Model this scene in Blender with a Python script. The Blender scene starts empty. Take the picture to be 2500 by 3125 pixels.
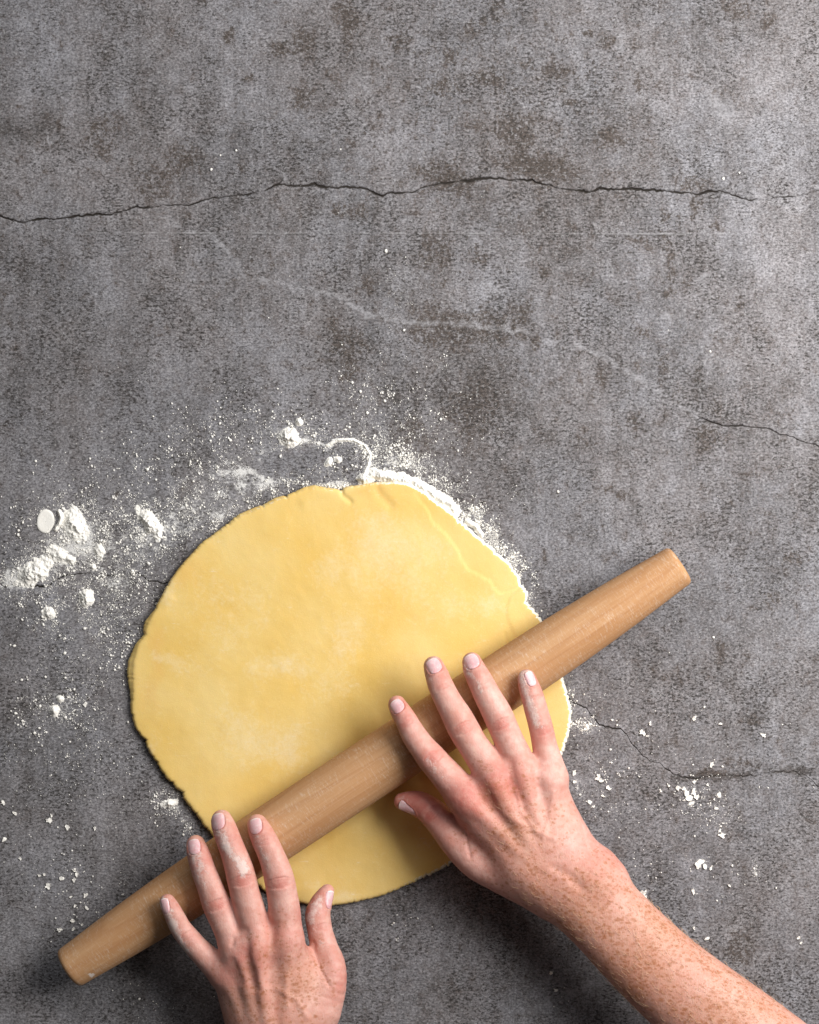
import bpy, math, random
import numpy as np
from mathutils import Vector

rng = np.random.default_rng(7)
random.seed(7)
scene = bpy.context.scene
COL = scene.collection

# ---------------------------------------------------------------- camera, light, exposure
H = 1.5            # camera height over the concrete (m)
S = 0.0002         # metres per photograph pixel on the concrete
cam_d = bpy.data.cameras.new('camera')
cam = bpy.data.objects.new('camera', cam_d); COL.objects.link(cam)
cam.location = (0, 0, H)
cam_d.sensor_fit = 'HORIZONTAL'; cam_d.sensor_width = 36.0
cam_d.lens = 36.0 * H / (2500 * S)
cam_d.clip_start = 0.05; cam_d.clip_end = 50
scene.camera = cam

world = bpy.data.worlds.new('World'); scene.world = world
world.use_nodes = True
bg = world.node_tree.nodes['Background']
bg.inputs['Color'].default_value = (1.0, 1.0, 1.0, 1)
bg.inputs['Strength'].default_value = 0.048

def area_light(name, loc, target, size, power, color):   # a square lamp aimed at a point
    d = bpy.data.lights.new(name, 'AREA'); d.shape = 'SQUARE'; d.size = size
    d.energy = power; d.color = color
    o = bpy.data.objects.new(name, d); COL.objects.link(o)
    o.location = loc
    o.rotation_euler = (Vector(target) - Vector(loc)).to_track_quat('-Z', 'Y').to_euler()
    return o
area_light('window_light', (0.64, 0.22, 0.68), (0.03, 0.0, 0.0), 0.60, 15.8, (1.0, 0.975, 0.95))
area_light('soft_fill', (0.05, 1.15, 1.10), (0.0, 0.1, 0.0), 1.2, 9.0, (0.97, 0.98, 1.0))

scene.view_settings.view_transform = 'Standard'
scene.view_settings.look = 'None'
scene.view_settings.exposure = 0.0
scene.view_settings.gamma = 1.0
scene.view_settings.use_curve_mapping = False
scene.cycles.max_bounces = 4

# ---------------------------------------------------------------- helpers
def P(px, py, z=0.0):
    f = (H - z) / H
    return np.array([(px - 1250.0) * S * f, (1562.5 - py) * S * f, z])

def hash01(ix, iy, iz, seed):
    h = (ix.astype(np.uint32) * np.uint32(374761393) + iy.astype(np.uint32) * np.uint32(668265263)
         + iz.astype(np.uint32) * np.uint32(2246822519) + np.uint32((seed * 3266489917) & 0xffffffff))
    h = (h ^ (h >> np.uint32(13))) * np.uint32(1274126177)
    h = (h ^ (h >> np.uint32(16))) * np.uint32(2654435761)
    return ((h ^ (h >> np.uint32(15))) & np.uint32(0xffffff)).astype(np.float32) / np.float32(0xffffff)

def vnoise(x, y, z=None, seed=0):
    """smooth value noise in -1..1"""
    x = np.asarray(x, dtype=np.float64); y = np.asarray(y, dtype=np.float64)
    x, y = np.broadcast_arrays(x, y)
    xi = np.floor(x).astype(np.int64); yi = np.floor(y).astype(np.int64)
    fx = x - xi; fy = y - yi
    fx = fx * fx * fx * (fx * (fx * 6 - 15) + 10); fy = fy * fy * fy * (fy * (fy * 6 - 15) + 10)
    if z is None:
        zi = np.zeros_like(xi); out = 0
        for dx in (0, 1):
            for dy in (0, 1):
                out = out + hash01(xi + dx, yi + dy, zi, seed) * (fx if dx else 1 - fx) * (fy if dy else 1 - fy)
        return out * 2 - 1
    z = np.asarray(z, dtype=np.float64); zi = np.floor(z).astype(np.int64); fz = z - zi
    fz = fz * fz * fz * (fz * (fz * 6 - 15) + 10); out = 0
    for dx in (0, 1):
        for dy in (0, 1):
            for dz in (0, 1):
                out = out + hash01(xi + dx, yi + dy, zi + dz, seed) * (fx if dx else 1 - fx) * (fy if dy else 1 - fy) * (fz if dz else 1 - fz)
    return out * 2 - 1

def fbm(x, y, z=None, octaves=4, seed=0, gain=0.5):
    out = 0; a = 1.0; n = 0.0; f = 1.0
    for o in range(octaves):
        out = out + a * vnoise(x * f, y * f, None if z is None else z * f, seed + o * 17)
        n += a; a *= gain; f *= 2.03
    return out / n

def smooth01(t):
    t = np.clip(t, 0, 1); return t * t * (3 - 2 * t)

def mesh_obj(name, verts, faces, mat, parent=None, smooth=True, attrs=None):
    me = bpy.data.meshes.new(name)
    verts = np.asarray(verts, dtype=np.float32)
    faces = np.asarray(faces, dtype=np.int32)
    n = faces.shape[1]
    me.vertices.add(len(verts)); me.vertices.foreach_set('co', verts.ravel())
    me.loops.add(faces.size); me.loops.foreach_set('vertex_index', faces.ravel())
    me.polygons.add(len(faces))
    me.polygons.foreach_set('loop_start', np.arange(0, faces.size, n, dtype=np.int32))
    me.polygons.foreach_set('use_smooth', np.full(len(faces), smooth))
    me.update(calc_edges=True)
    me.validate()
    for k, v in (attrs or {}).items():
        a = me.attributes.new(k, 'FLOAT', 'POINT'); a.data.foreach_set('value', np.asarray(v, dtype=np.float32).ravel())
    me.materials.append(mat)
    o = bpy.data.objects.new(name, me); COL.objects.link(o)
    if parent is not None: o.parent = parent
    return o

def tag(o, label=None, category=None, group=None, kind=None):
    if label: o['label'] = label
    if category: o['category'] = category
    if group: o['group'] = group
    if kind: o['kind'] = kind
    return o

def seg_dist(px, py, pts):
    """distance to a polyline, signed by side, and the arc parameter (in points)"""
    best = np.full(np.shape(px), 1e9); sgn = np.zeros(np.shape(px)); par = np.zeros(np.shape(px))
    for i in range(len(pts) - 1):
        ax, ay = pts[i]; bx, by = pts[i + 1]
        dx, dy = bx - ax, by - ay; L2 = dx * dx + dy * dy + 1e-9
        t = np.clip(((px - ax) * dx + (py - ay) * dy) / L2, 0, 1)
        ex = px - ax - t * dx; ey = py - ay - t * dy
        d = np.hypot(ex, ey); m = d < best
        best = np.where(m, d, best); sgn = np.where(m, np.sign(dx * ey - dy * ex), sgn); par = np.where(m, i + t, par)
    return best, sgn, par

class NT:
    """small helper for building node trees"""
    def __init__(self, name):
        self.mat = bpy.data.materials.new(name); self.mat.use_nodes = True
        self.t = self.mat.node_tree; self.t.nodes.clear()
        self.out = self.t.nodes.new('ShaderNodeOutputMaterial')
        self.bsdf = self.t.nodes.new('ShaderNodeBsdfPrincipled')
        self.t.links.new(self.bsdf.outputs[0], self.out.inputs['Surface'])
        self.coord = self.t.nodes.new('ShaderNodeTexCoord').outputs['Object']
    def put(self, sock, v):
        if v is None: return
        if isinstance(v, bpy.types.NodeSocket): self.t.links.new(v, sock)
        elif isinstance(v, (tuple, list)) and sock.type == 'RGBA' and len(v) == 3: sock.default_value = (*v, 1)
        else: sock.default_value = v
    def attr(self, name):
        n = self.t.nodes.new('ShaderNodeAttribute'); n.attribute_name = name; return n.outputs['Fac']
    def map(self, scale=(1, 1, 1), loc=(0, 0, 0), rot=(0, 0, 0), src=None):
        n = self.t.nodes.new('ShaderNodeMapping')
        self.put(n.inputs[0], src or self.coord)
        n.inputs['Scale'].default_value = scale; n.inputs['Location'].default_value = loc; n.inputs['Rotation'].default_value = rot
        return n.outputs[0]
    def noise(self, vec, scale=1.0, detail=2.0, rough=0.5, dist=0.0, out='Fac'):
        n = self.t.nodes.new('ShaderNodeTexNoise'); self.put(n.inputs['Vector'], vec)
        n.inputs['Scale'].default_value = scale; n.inputs['Detail'].default_value = detail
        n.inputs['Roughness'].default_value = rough; n.inputs['Distortion'].default_value = dist
        return n.outputs[out]
    def voro(self, vec, scale=1.0, feature='F1', rand=1.0):
        n = self.t.nodes.new('ShaderNodeTexVoronoi'); n.feature = feature; self.put(n.inputs['Vector'], vec)
        n.inputs['Scale'].default_value = scale; n.inputs['Randomness'].default_value = rand
        return n
    def m(self, op, a, b=None, c=None, clamp=False):
        n = self.t.nodes.new('ShaderNodeMath'); n.operation = op; n.use_clamp = clamp
        self.put(n.inputs[0], a); self.put(n.inputs[1], b)
        if c is not None: self.put(n.inputs[2], c)
        return n.outputs[0]
    def vm(self, op, a, b):
        n = self.t.nodes.new('ShaderNodeVectorMath'); n.operation = op
        self.put(n.inputs[0], a); self.put(n.inputs[1], b); return n.outputs[0]
    def rng(self, v, a, b, c=0.0, d=1.0, smooth=False):
        n = self.t.nodes.new('ShaderNodeMapRange'); n.clamp = True
        if smooth: n.interpolation_type = 'SMOOTHSTEP'
        for i, x in enumerate((v, a, b, c, d)): self.put(n.inputs[i], x)
        return n.outputs[0]
    def mix(self, f, a, b, mode='MIX'):
        n = self.t.nodes.new('ShaderNodeMix'); n.data_type = 'RGBA'; n.blend_type = mode
        self.put(n.inputs[0], f); self.put(n.inputs[6], a); self.put(n.inputs[7], b); return n.outputs[2]
    def bump(self, h, strength, dist, normal=None):
        n = self.t.nodes.new('ShaderNodeBump'); n.inputs['Strength'].default_value = strength; n.inputs['Distance'].default_value = dist
        self.put(n.inputs['Height'], h)
        if normal is not None: self.put(n.inputs['Normal'], normal)
        return n.outputs[0]
    def set(self, **kw):
        for k, v in kw.items(): self.put(self.bsdf.inputs[k.replace('_', ' ')], v)
        return self.mat

# ---------------------------------------------------------------- materials
def mat_concrete():
    n = NT('concrete')
    big = n.noise(n.map((11, 8, 1)), 1, 8, 0.62)
    mid = n.noise(n.map((62, 36, 1), (3, 1, 0)), 1, 8, 0.68, 0.3)
    streak = n.noise(n.map((120, 10, 1), (5, 2, 0)), 1, 4, 0.6)
    blot = n.noise(n.map((210, 180, 1), (1, 7, 0)), 1, 6, 0.70, 0.4)
    grain = n.noise(n.map((390, 680, 1)), 1, 4, 0.68)
    grain2 = n.noise(n.map((520, 620, 1), (9, 4, 0)), 1, 3, 0.64)
    tone = n.m('ADD', n.m('MULTIPLY', n.rng(big, 0.36, 0.64), 0.28), n.m('MULTIPLY', n.rng(mid, 0.33, 0.67), 0.34))
    tone = n.m('ADD', tone, n.m('MULTIPLY', n.rng(streak, 0.35, 0.65), 0.12))
    tone = n.m('ADD', tone, n.m('MULTIPLY', n.rng(blot, 0.3, 0.7), 0.42))
    tone = n.m('ADD', tone, n.m('MULTIPLY', n.attr('tone'), 1.3))
    t = n.rng(tone, 0.18, 0.98)
    col = n.mix(t, (0.084, 0.077, 0.077), (0.276, 0.273, 0.294))
    warm = n.noise(n.map((16, 12, 1), (8, 3, 0)), 1, 5, 0.6)
    warmf = n.rng(warm, 0.40, 0.60)
    col = n.mix(n.m('MULTIPLY', warmf, 0.8), col, n.mix(1.0, col, (1.03, 0.985, 0.945), 'MULTIPLY'))
    # brown weathered flakes with crisp edges
    bn = n.noise(n.map((120, 95, 1), (2, 9, 0)), 1, 7, 0.70, 0.5)
    bsum = n.m('ADD', n.m('ADD', bn, n.m('MULTIPLY', n.attr('brown'), 0.42)), n.m('MULTIPLY', warmf, 0.045))
    bsoft = n.rng(bsum, 0.48, 0.68)
    bm = n.rng(bsum, 0.635, 0.665)
    col = n.mix(n.m('MULTIPLY', bsoft, 0.22), col, (0.118, 0.094, 0.083))
    col = n.mix(n.m('MULTIPLY', n.m('MULTIPLY', bsoft, n.rng(grain, 0.56, 0.44)), 0.55), col, (0.070, 0.050, 0.041))
    col = n.mix(n.m('MULTIPLY', bm, n.rng(blot, 0.44, 0.56, 0.72, 0.2)), col, (0.078, 0.060, 0.050))
    chip = n.rng(n.m('ADD', n.noise(n.map((380, 330, 1), (8, 2, 0)), 1, 5, 0.70, 0.5), n.m('MULTIPLY', n.attr('brown'), 0.40)), 0.62, 0.638)
    col = n.mix(n.m('MULTIPLY', chip, 0.86), col, (0.066, 0.053, 0.045))
    # dark pits, thicker where the surface is worn
    worn = n.noise(n.map((30, 22, 1), (4, 4, 0)), 1, 6, 0.65)
    wornf = n.rng(n.m('SUBTRACT', worn, n.m('MULTIPLY', n.m('SUBTRACT', t, 0.5), 0.16)), 0.38, 0.62)
    thr = n.m('ADD', n.m('MULTIPLY', wornf, 0.130), 0.352)
    pit = n.rng(n.m('SUBTRACT', grain, thr), -0.022, 0.012, 1.0, 0.0)
    col = n.mix(n.m('MULTIPLY', pit, 0.86), col, (0.032, 0.028, 0.026))
    fineg = n.noise(n.map((640, 800, 1), (5, 5, 0)), 1, 3, 0.7)
    fg = n.rng(fineg, 0.34, 0.66, 0.42, 1.58)
    fgc = n.t.nodes.new('ShaderNodeCombineColor')
    for q in range(3): n.put(fgc.inputs[q], fg)
    col = n.mix(1.0, col, fgc.outputs[0], 'MULTIPLY')
    grit = n.rng(grain2, 0.57, 0.63)
    col = n.mix(n.m('MULTIPLY', grit, 0.42), col, (0.43, 0.425, 0.43))
    spk = n.rng(n.noise(n.map((560, 900, 1), (3, 8, 0)), 1, 3, 0.7, 0.3), 0.63, 0.70)
    col = n.mix(n.m('MULTIPLY', spk, n.m('ADD', n.m('MULTIPLY', wornf, 0.6), 0.2)), col, (0.030, 0.026, 0.025))
    hole = n.rng(n.noise(n.map((190, 330, 1), (6, 1, 0)), 1, 4, 0.65, 0.5), 0.665, 0.70)
    col = n.mix(n.m('MULTIPLY', hole, 0.8), col, (0.045, 0.037, 0.033))
    # scratches and the outlines of flaked skin
    for sc_, off, wdt, amt, colr, mlo in ((26, 3, 0.0045, 0.6, (0.040, 0.034, 0.032), 0.54), (34, 11, 0.006, 0.42, (0.42, 0.415, 0.43), 0.52), (70, 5, 0.010, 0.5, (0.045, 0.038, 0.035), 0.56)):
        ln = n.noise(n.map((sc_, sc_ * 1.3, 1), (off, off * 2, 0)), 1, 5, 0.62, 0.7)
        mk = n.rng(n.noise(n.map((38, 30, 1), (off + 4, 3, 0)), 1, 4, 0.65), mlo, mlo + 0.08)
        lm = n.m('MULTIPLY', n.rng(n.m('ABSOLUTE', n.m('SUBTRACT', ln, 0.5)), wdt * 0.4, wdt, 1.0, 0.0), mk)
        col = n.mix(n.m('MULTIPLY', lm, amt), col, colr)
    # pale scuffs and the faint straight seam
    pl = n.m('ADD', n.attr('pale'), n.m('MULTIPLY', n.m('SUBTRACT', blot, 0.5), 1.6))
    pl = n.m('MULTIPLY', n.rng(pl, 0.22, 0.95), n.rng(grain, 0.40, 0.56, 0.45, 1.0))
    col = n.mix(n.m('MULTIPLY', pl, 0.55), col, (0.42, 0.415, 0.435))
    sep = n.t.nodes.new('ShaderNodeSeparateXYZ'); n.put(sep.inputs[0], n.coord)
    ys = n.m('ADD', sep.outputs[1], n.m('MULTIPLY', sep.outputs[0], 0.0022))
    ys = n.m('ADD', ys, n.m('MULTIPLY', n.noise(n.map((130, 1, 1), (3, 1, 0)), 1, 3, 0.7), 0.0009))
    xr = n.m('MULTIPLY', n.rng(sep.outputs[0], -0.205, -0.185), n.rng(sep.outputs[0], 0.17, 0.215, 1.0, 0.0))
    sbreak = n.rng(n.noise(n.map((60, 1, 1), (1, 1, 0)), 1, 4, 0.7), 0.42, 0.58, 0.0, 1.0)
    seam = n.m('MULTIPLY', n.rng(n.m('ABSOLUTE', n.m('SUBTRACT', ys, 0.17065)), 0.0002, 0.0006, 1.0, 0.0), n.m('MULTIPLY', xr, sbreak))
    seamd = n.m('MULTIPLY', n.rng(n.m('ABSOLUTE', n.m('SUBTRACT', ys, 0.16975)), 0.0001, 0.0005, 1.0, 0.0), n.m('MULTIPLY', xr, sbreak))
    col = n.mix(n.m('MULTIPLY', seamd, 0.35), col, (0.05, 0.045, 0.042))
    col = n.mix(n.m('MULTIPLY', seam, 0.38), col, (0.42, 0.415, 0.42))
    # dirt in the cracks
    ck = n.attr('crack')
    col = n.mix(n.rng(n.m('ADD', ck, n.m('MULTIPLY', n.m('SUBTRACT', grain, 0.5), 1.0)), 0.18, 0.55), col, (0.024, 0.019, 0.015))
    # dusting of flour: fine specks whose number follows the amount
    fl = n.attr('flour')
    sp = n.noise(n.map((520, 520, 1), (2, 2, 0)), 1, 5, 0.9)
    sp2 = n.noise(n.map((150, 150, 1), (7, 2, 0)), 1, 5, 0.75)
    fs = n.m('ADD', n.m('MULTIPLY', sp, 0.6), n.m('MULTIPLY', sp2, 0.4))
    fm = n.rng(n.m('ADD', fs, n.m('MULTIPLY', fl, 0.24)), 0.63, 0.70)
    fm = n.m('MULTIPLY', fm, n.rng(fl, 0.02, 0.12))
    fm = n.m('MAXIMUM', n.m('MULTIPLY', fm, 0.9), n.m('MULTIPLY', fl, 0.06))
    col = n.mix(fm, col, (0.80, 0.79, 0.765))
    h = n.noise(n.map((420, 820, 1)), 1, 4, 0.85)
    h = n.m('ADD', h, n.m('MULTIPLY', n.noise(n.map((190, 330, 1), (6, 1, 0)), 1, 2, 0.6), 0.8))
    nrm = n.bump(h, 0.6, 0.0007)
    return n.set(Base_Color=col, Roughness=n.rng(blot, 0.3, 0.7, 0.62, 0.8), Normal=nrm, Specular_IOR_Level=0.3)

def mat_dough():
    n = NT('pastry_dough')
    big = n.noise(n.map((22, 22, 22)), 1, 3, 0.5)
    mid = n.noise(n.map((90, 60, 60), (3, 1, 0), (0, 0, 0.5)), 1, 4, 0.6, 0.6)
    fine = n.noise(n.map((1400, 1400, 1400)), 1, 2, 0.7)
    fine2 = n.noise(n.map((420, 420, 420), (5, 0, 0)), 1, 3, 0.65)
    col = n.mix(n.rng(big, 0.32, 0.66), (0.780, 0.522, 0.142), (0.820, 0.605, 0.232))
    col = n.mix(n.m('MULTIPLY', n.rng(n.m('ADD', n.attr('warm'), n.m('MULTIPLY', n.m('SUBTRACT', mid, 0.5), 0.8)), 0.25, 0.9), 0.5), col, (0.79, 0.45, 0.12))
    # flour worked into the surface
    fl = n.m('ADD', n.attr('flour'), n.m('MULTIPLY', n.m('SUBTRACT', mid, 0.52), 1.4))
    fl = n.m('ADD', fl, n.m('MULTIPLY', n.m('SUBTRACT', fine2, 0.5), 1.3))
    fl = n.rng(fl, 0.15, 1.15)
    col = n.mix(n.m('MULTIPLY', fl, 0.50), col, (0.86, 0.76, 0.54))
    scr = n.noise(n.map((70, 700, 70), (2, 0, 0), (0, 0, 0.9)), 1, 2, 0.6, 0.5)
    col = n.mix(n.m('MULTIPLY', n.m('MULTIPLY', n.rng(scr, 0.66, 0.74), n.rng(mid, 0.5, 0.65)), 0.4), col, (0.92, 0.84, 0.68))
    col = n.mix(n.m('MULTIPLY', n.rng(fine, 0.60, 0.75), 0.22), col, (0.93, 0.82, 0.60))
    col = n.mix(n.m('MULTIPLY', n.rng(fine, 0.40, 0.27), 0.25), col, (0.62, 0.34, 0.08))
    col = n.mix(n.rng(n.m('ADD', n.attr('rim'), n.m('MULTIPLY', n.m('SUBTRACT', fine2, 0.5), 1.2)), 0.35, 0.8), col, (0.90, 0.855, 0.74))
    h = n.m('ADD', n.m('MULTIPLY', fine, 0.6), n.m('MULTIPLY', fine2, 0.5))
    h = n.m('ADD', h, n.m('MULTIPLY', mid, 0.7))
    nrm = n.bump(h, 0.30, 0.00045)
    return n.set(Base_Color=col, Roughness=0.62, Normal=nrm, Specular_IOR_Level=0.3,
                 Subsurface_Weight=0.12, Subsurface_Radius=(0.9, 0.55, 0.2), Subsurface_Scale=0.003)

def mat_wood():
    n = NT('beech_wood')
    # growth rings of a trunk whose heart lies beside the pin and a little out of line with it
    c = n.map((1, 1, 1), (0.0, 0.030, 0.021), (0.0, 0.018, 0.045))
    wob = n.noise(n.map((5, 40, 40)), 1, 2, 0.5, out='Color')
    c2 = n.vm('ADD', c, n.vm('MULTIPLY', n.vm('SUBTRACT', wob, (0.5, 0.5, 0.5)), (0, 0.006, 0.006)))
    sep = n.t.nodes.new('ShaderNodeSeparateXYZ'); n.put(sep.inputs[0], c2)
    r = n.m('SQRT', n.m('ADD', n.m('POWER', sep.outputs[1], 2.0), n.m('POWER', sep.outputs[2], 2.0)))
    ring = n.m('FRACT', n.m('MULTIPLY', r, 210.0))
    late = n.m('MULTIPLY', n.rng(ring, 0.55, 0.95), n.rng(ring, 0.95, 1.0, 1.0, 0.0))
    fib = n.noise(n.map((22, 900, 900)), 1, 3, 0.65)
    broad = n.noise(n.map((9, 90, 90), (4, 0, 0)), 1, 3, 0.5)
    col = n.mix(n.rng(broad, 0.3, 0.7), (0.465, 0.242, 0.108), (0.555, 0.322, 0.162))
    col = n.mix(n.m('MULTIPLY', late, 0.34), col, (0.39, 0.180, 0.075))
    col = n.mix(n.m('MULTIPLY', n.rng(fib, 0.52, 0.74), 0.26), col, (0.31, 0.150, 0.065))
    col = n.mix(n.m('MULTIPLY', n.rng(fib, 0.45, 0.28), 0.30), col, (0.66, 0.43, 0.26))
    # flour rubbed round the pin in short dashes
    dash = n.noise(n.map((1100, 230, 230)), 1, 3, 0.8)
    patch = n.noise(n.map((26, 60, 60), (6, 0, 0)), 1, 3, 0.6)
    dm = n.m('MULTIPLY', n.rng(dash, 0.52, 0.68), n.rng(patch, 0.36, 0.62, 0.2, 1.0))
    col = n.mix(n.m('MULTIPLY', dm, 0.40), col, (0.80, 0.72, 0.62))
    sc = n.noise(n.map((240, 240, 240), (3, 8, 1)), 1, 4, 0.75)
    col = n.mix(n.m('MULTIPLY', n.rng(n.m('ADD', sc, n.m('MULTIPLY', n.attr('flour'), 0.45)), 0.74, 0.84), 0.7), col, (0.86, 0.82, 0.77))
    nrm = n.bump(n.m('ADD', fib, n.m('MULTIPLY', dash, 0.6)), 0.25, 0.0003)
    return n.set(Base_Color=col, Roughness=0.68, Normal=nrm, Specular_IOR_Level=0.25)

def mat_skin():
    n = NT('skin')
    big = n.noise(n.map((60, 60, 60)), 1, 3, 0.55)
    mott = n.noise(n.map((240, 240, 240), (3, 1, 0)), 1, 3, 0.6)
    col = n.mix(n.rng(big, 0.3, 0.7), (0.625, 0.325, 0.265), (0.730, 0.442, 0.378))
    col = n.mix(n.m('MULTIPLY', n.rng(mott, 0.42, 0.62), 0.38), col, (0.58, 0.235, 0.170))
    col = n.mix(n.m('MULTIPLY', n.rng(mott, 0.45, 0.28), 0.30), col, (0.76, 0.51, 0.39))
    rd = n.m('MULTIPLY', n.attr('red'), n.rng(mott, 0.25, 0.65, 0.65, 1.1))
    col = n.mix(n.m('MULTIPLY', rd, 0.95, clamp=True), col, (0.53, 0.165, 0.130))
    # freckles at two sizes
    wv = n.vm('ADD', n.coord, n.vm('MULTIPLY', n.noise(n.map((520, 520, 520)), 1, 3, 0.7, out='Color'), (0.0030, 0.0030, 0.0030)))
    wv = n.map((0.72, 1.15, 1.0), (0, 0, 0), (0, 0, 0.75), src=wv)
    dens = n.attr('freckle')
    patch = n.noise(n.map((55, 55, 55), (4, 4, 4)), 1, 4, 0.6)
    col = n.mix(n.m('MULTIPLY', n.m('MULTIPLY', n.rng(patch, 0.42, 0.66), n.rng(dens, 0.45, 1.0)), 0.45), col, (0.52, 0.245, 0.135))
    col = n.mix(n.m('MULTIPLY', n.rng(dens, 0.4, 1.0), 0.50), col, (0.590, 0.300, 0.190))
    dn = n.m('ADD', dens, n.m('MULTIPLY', n.m('SUBTRACT', patch, 0.5), 1.1))
    for sc, r0, amt, bias in ((205, 0.18, 0.66, 0.72), (360, 0.24, 0.70, 0.46), (600, 0.30, 0.60, 0.26)):
        v = n.voro(wv, sc)
        rs = n.t.nodes.new('ShaderNodeSeparateColor'); n.put(rs.inputs[0], v.outputs['Color'])
        present = n.rng(n.m('SUBTRACT', dn, n.m('ADD', n.m('MULTIPLY', rs.outputs[0], 0.8), bias * 0.5)), 0.0, 0.30)
        rad = n.m('MULTIPLY', n.m('ADD', rs.outputs[1], 0.55), r0)
        spot = n.rng(v.outputs['Distance'], n.m('MULTIPLY', rad, 0.6), n.m('MULTIPLY', rad, 1.8), 1.0, 0.0, smooth=True)
        col = n.mix(n.m('MULTIPLY', n.m('MULTIPLY', spot, present), amt), col, (0.37, 0.135, 0.055))
    # flour caught in the skin
    ff = n.noise(n.map((620, 620, 620), (2, 2, 1)), 1, 5, 0.85)
    ff2 = n.noise(n.map((190, 190, 190), (1, 6, 1)), 1, 4, 0.7)
    fa = n.attr('flour')
    f = n.m('ADD', n.m('MULTIPLY', fa, 0.20), n.m('ADD', n.m('MULTIPLY', ff, 0.55), n.m('MULTIPLY', ff2, 0.45)))
    fm = n.m('MULTIPLY', n.rng(f, 0.555, 0.70), n.rng(fa, 0.02, 0.25))
    col = n.mix(n.m('MULTIPLY', fm, 0.60), col, (0.84, 0.75, 0.70))
    lines = n.noise(n.map((900, 900, 900), (0, 3, 0)), 1, 2, 0.6, 0.8)
    wr = n.noise(n.map((1500, 420, 420), (0, 3, 0), (0, 0, 0.45)), 1, 2, 0.6, 0.5)
    h = n.m('ADD', n.m('MULTIPLY', lines, 0.7), n.m('MULTIPLY', wr, 0.7))
    h = n.m('ADD', h, n.m('MULTIPLY', fm, 0.9))
    nrm = n.bump(h, 0.40, 0.0005)
    return n.set(Base_Color=col, Roughness=n.m('ADD', n.m('MULTIPLY', fm, 0.3), 0.47), Normal=nrm, Specular_IOR_Level=0.34,
                 Subsurface_Weight=0.10, Subsurface_Radius=(1.0, 0.36, 0.2), Subsurface_Scale=0.003)

def mat_nail():
    n = NT('fingernail')
    g = n.noise(n.map((300, 300, 300)), 1, 3, 0.7)
    f = n.noise(n.map((1100, 1100, 1100)), 1, 2, 0.7)
    v = n.attr('v')
    col = n.mix(n.rng(v, 0.15, 0.75), (0.72, 0.385, 0.40), (0.78, 0.475, 0.495))
    col = n.mix(n.rng(v, 0.90, 0.96), col, (0.86, 0.72, 0.68))
    fm = n.m('MULTIPLY', n.rng(n.m('ADD', n.m('MULTIPLY', g, 0.6), n.m('MULTIPLY', f, 0.4)), 0.46, 0.66), 0.5)
    col = n.mix(fm, col, (0.86, 0.78, 0.76))
    return n.set(Base_Color=col, Roughness=n.m('ADD', n.m('MULTIPLY', fm, 0.6), 0.30), Normal=n.bump(g, 0.2, 0.0003), Specular_IOR_Level=0.45,
                 Subsurface_Weight=0.1, Subsurface_Radius=(1.0, 0.5, 0.4), Subsurface_Scale=0.002)

def mat_flour():
    n = NT('flour')
    a = n.noise(n.map((700, 700, 700)), 1, 3, 0.7)
    col = n.mix(n.rng(a, 0.3, 0.7), (0.90, 0.87, 0.80), (0.93, 0.91, 0.86))
    return n.set(Base_Color=col, Roughness=0.95, Normal=n.bump(a, 0.4, 0.0005), Specular_IOR_Level=0.1)

def mat_hair():
    n = NT('fair_hair')
    return n.set(Base_Color=n.mix(n.noise(n.map((300, 300, 300)), 1, 2, 0.5), (0.55, 0.34, 0.18), (0.78, 0.58, 0.38)), Roughness=0.4)

M = dict(hair=mat_hair(), concrete=mat_concrete(), dough=mat_dough(), wood=mat_wood(), skin=mat_skin(), nail=mat_nail(), flour=mat_flour())

# ---------------------------------------------------------------- outline of the dough (photograph pixels)
OUT = np.array([(872,1512),(840,1524),(801,1543),(760,1562),(722,1576),(697,1597),(639,1639),(614,1657),(589,1685),(555,1722),(518,1772),
 (493,1818),(472,1860),(445,1906),(438,1939),(418,1968),(405,2010),(400,2048),(401,2081),(402,2123),(399,2147),(401,2180),(410,2212),
 (425,2241),(441,2259),(447,2280),(461,2306),(477,2326),(494,2354),(508,2377),(522,2387),(538,2405),(554,2419),(563,2440),(583,2468),
 (607,2500),(640,2541),(665,2575),(705,2615),(755,2660),(800,2715),(850,2745),(921,2757),(965,2765),(1011,2765),(1057,2758),(1100,2750),(1150,2738),
 (1231,2707),(1292,2680),(1357,2650),(1400,2626),(1460,2585),(1540,2520),(1620,2440),(1680,2370),(1714,2315),(1726,2275),(1738,2234),
 (1745,2193),(1743,2153),(1734,2120),(1724,2084),(1712,2035),(1690,1975),(1662,1915),(1648,1880),(1630,1860),(1611,1838),(1612,1803),
 (1593,1787),(1583,1755),(1567,1730),(1526,1694),(1486,1657),(1445,1625),(1408,1588),(1376,1560),(1327,1527),(1295,1498),(1254,1477),
 (1210,1469),(1149,1471),(1100,1479),(1064,1484),(1039,1494),(1002,1490),(964,1486),(918,1495),(885,1506)], dtype=float)

def inside_poly(px, py, poly):
    ins = np.zeros(np.shape(px), bool); j = len(poly) - 1
    for i in range(len(poly)):
        xi, yi = poly[i]; xj, yj = poly[j]
        c = ((yi > py) != (yj > py)) & (px < (xj - xi) * (py - yi) / (yj - yi + 1e-12) + xi)
        ins ^= c; j = i
    return ins

PIN_A = (207.0, 2958.0); PIN_B = (2078.0, 1722.0)   # ends of the pin's axis in the photograph
PIN_Z = 0.0218

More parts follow.
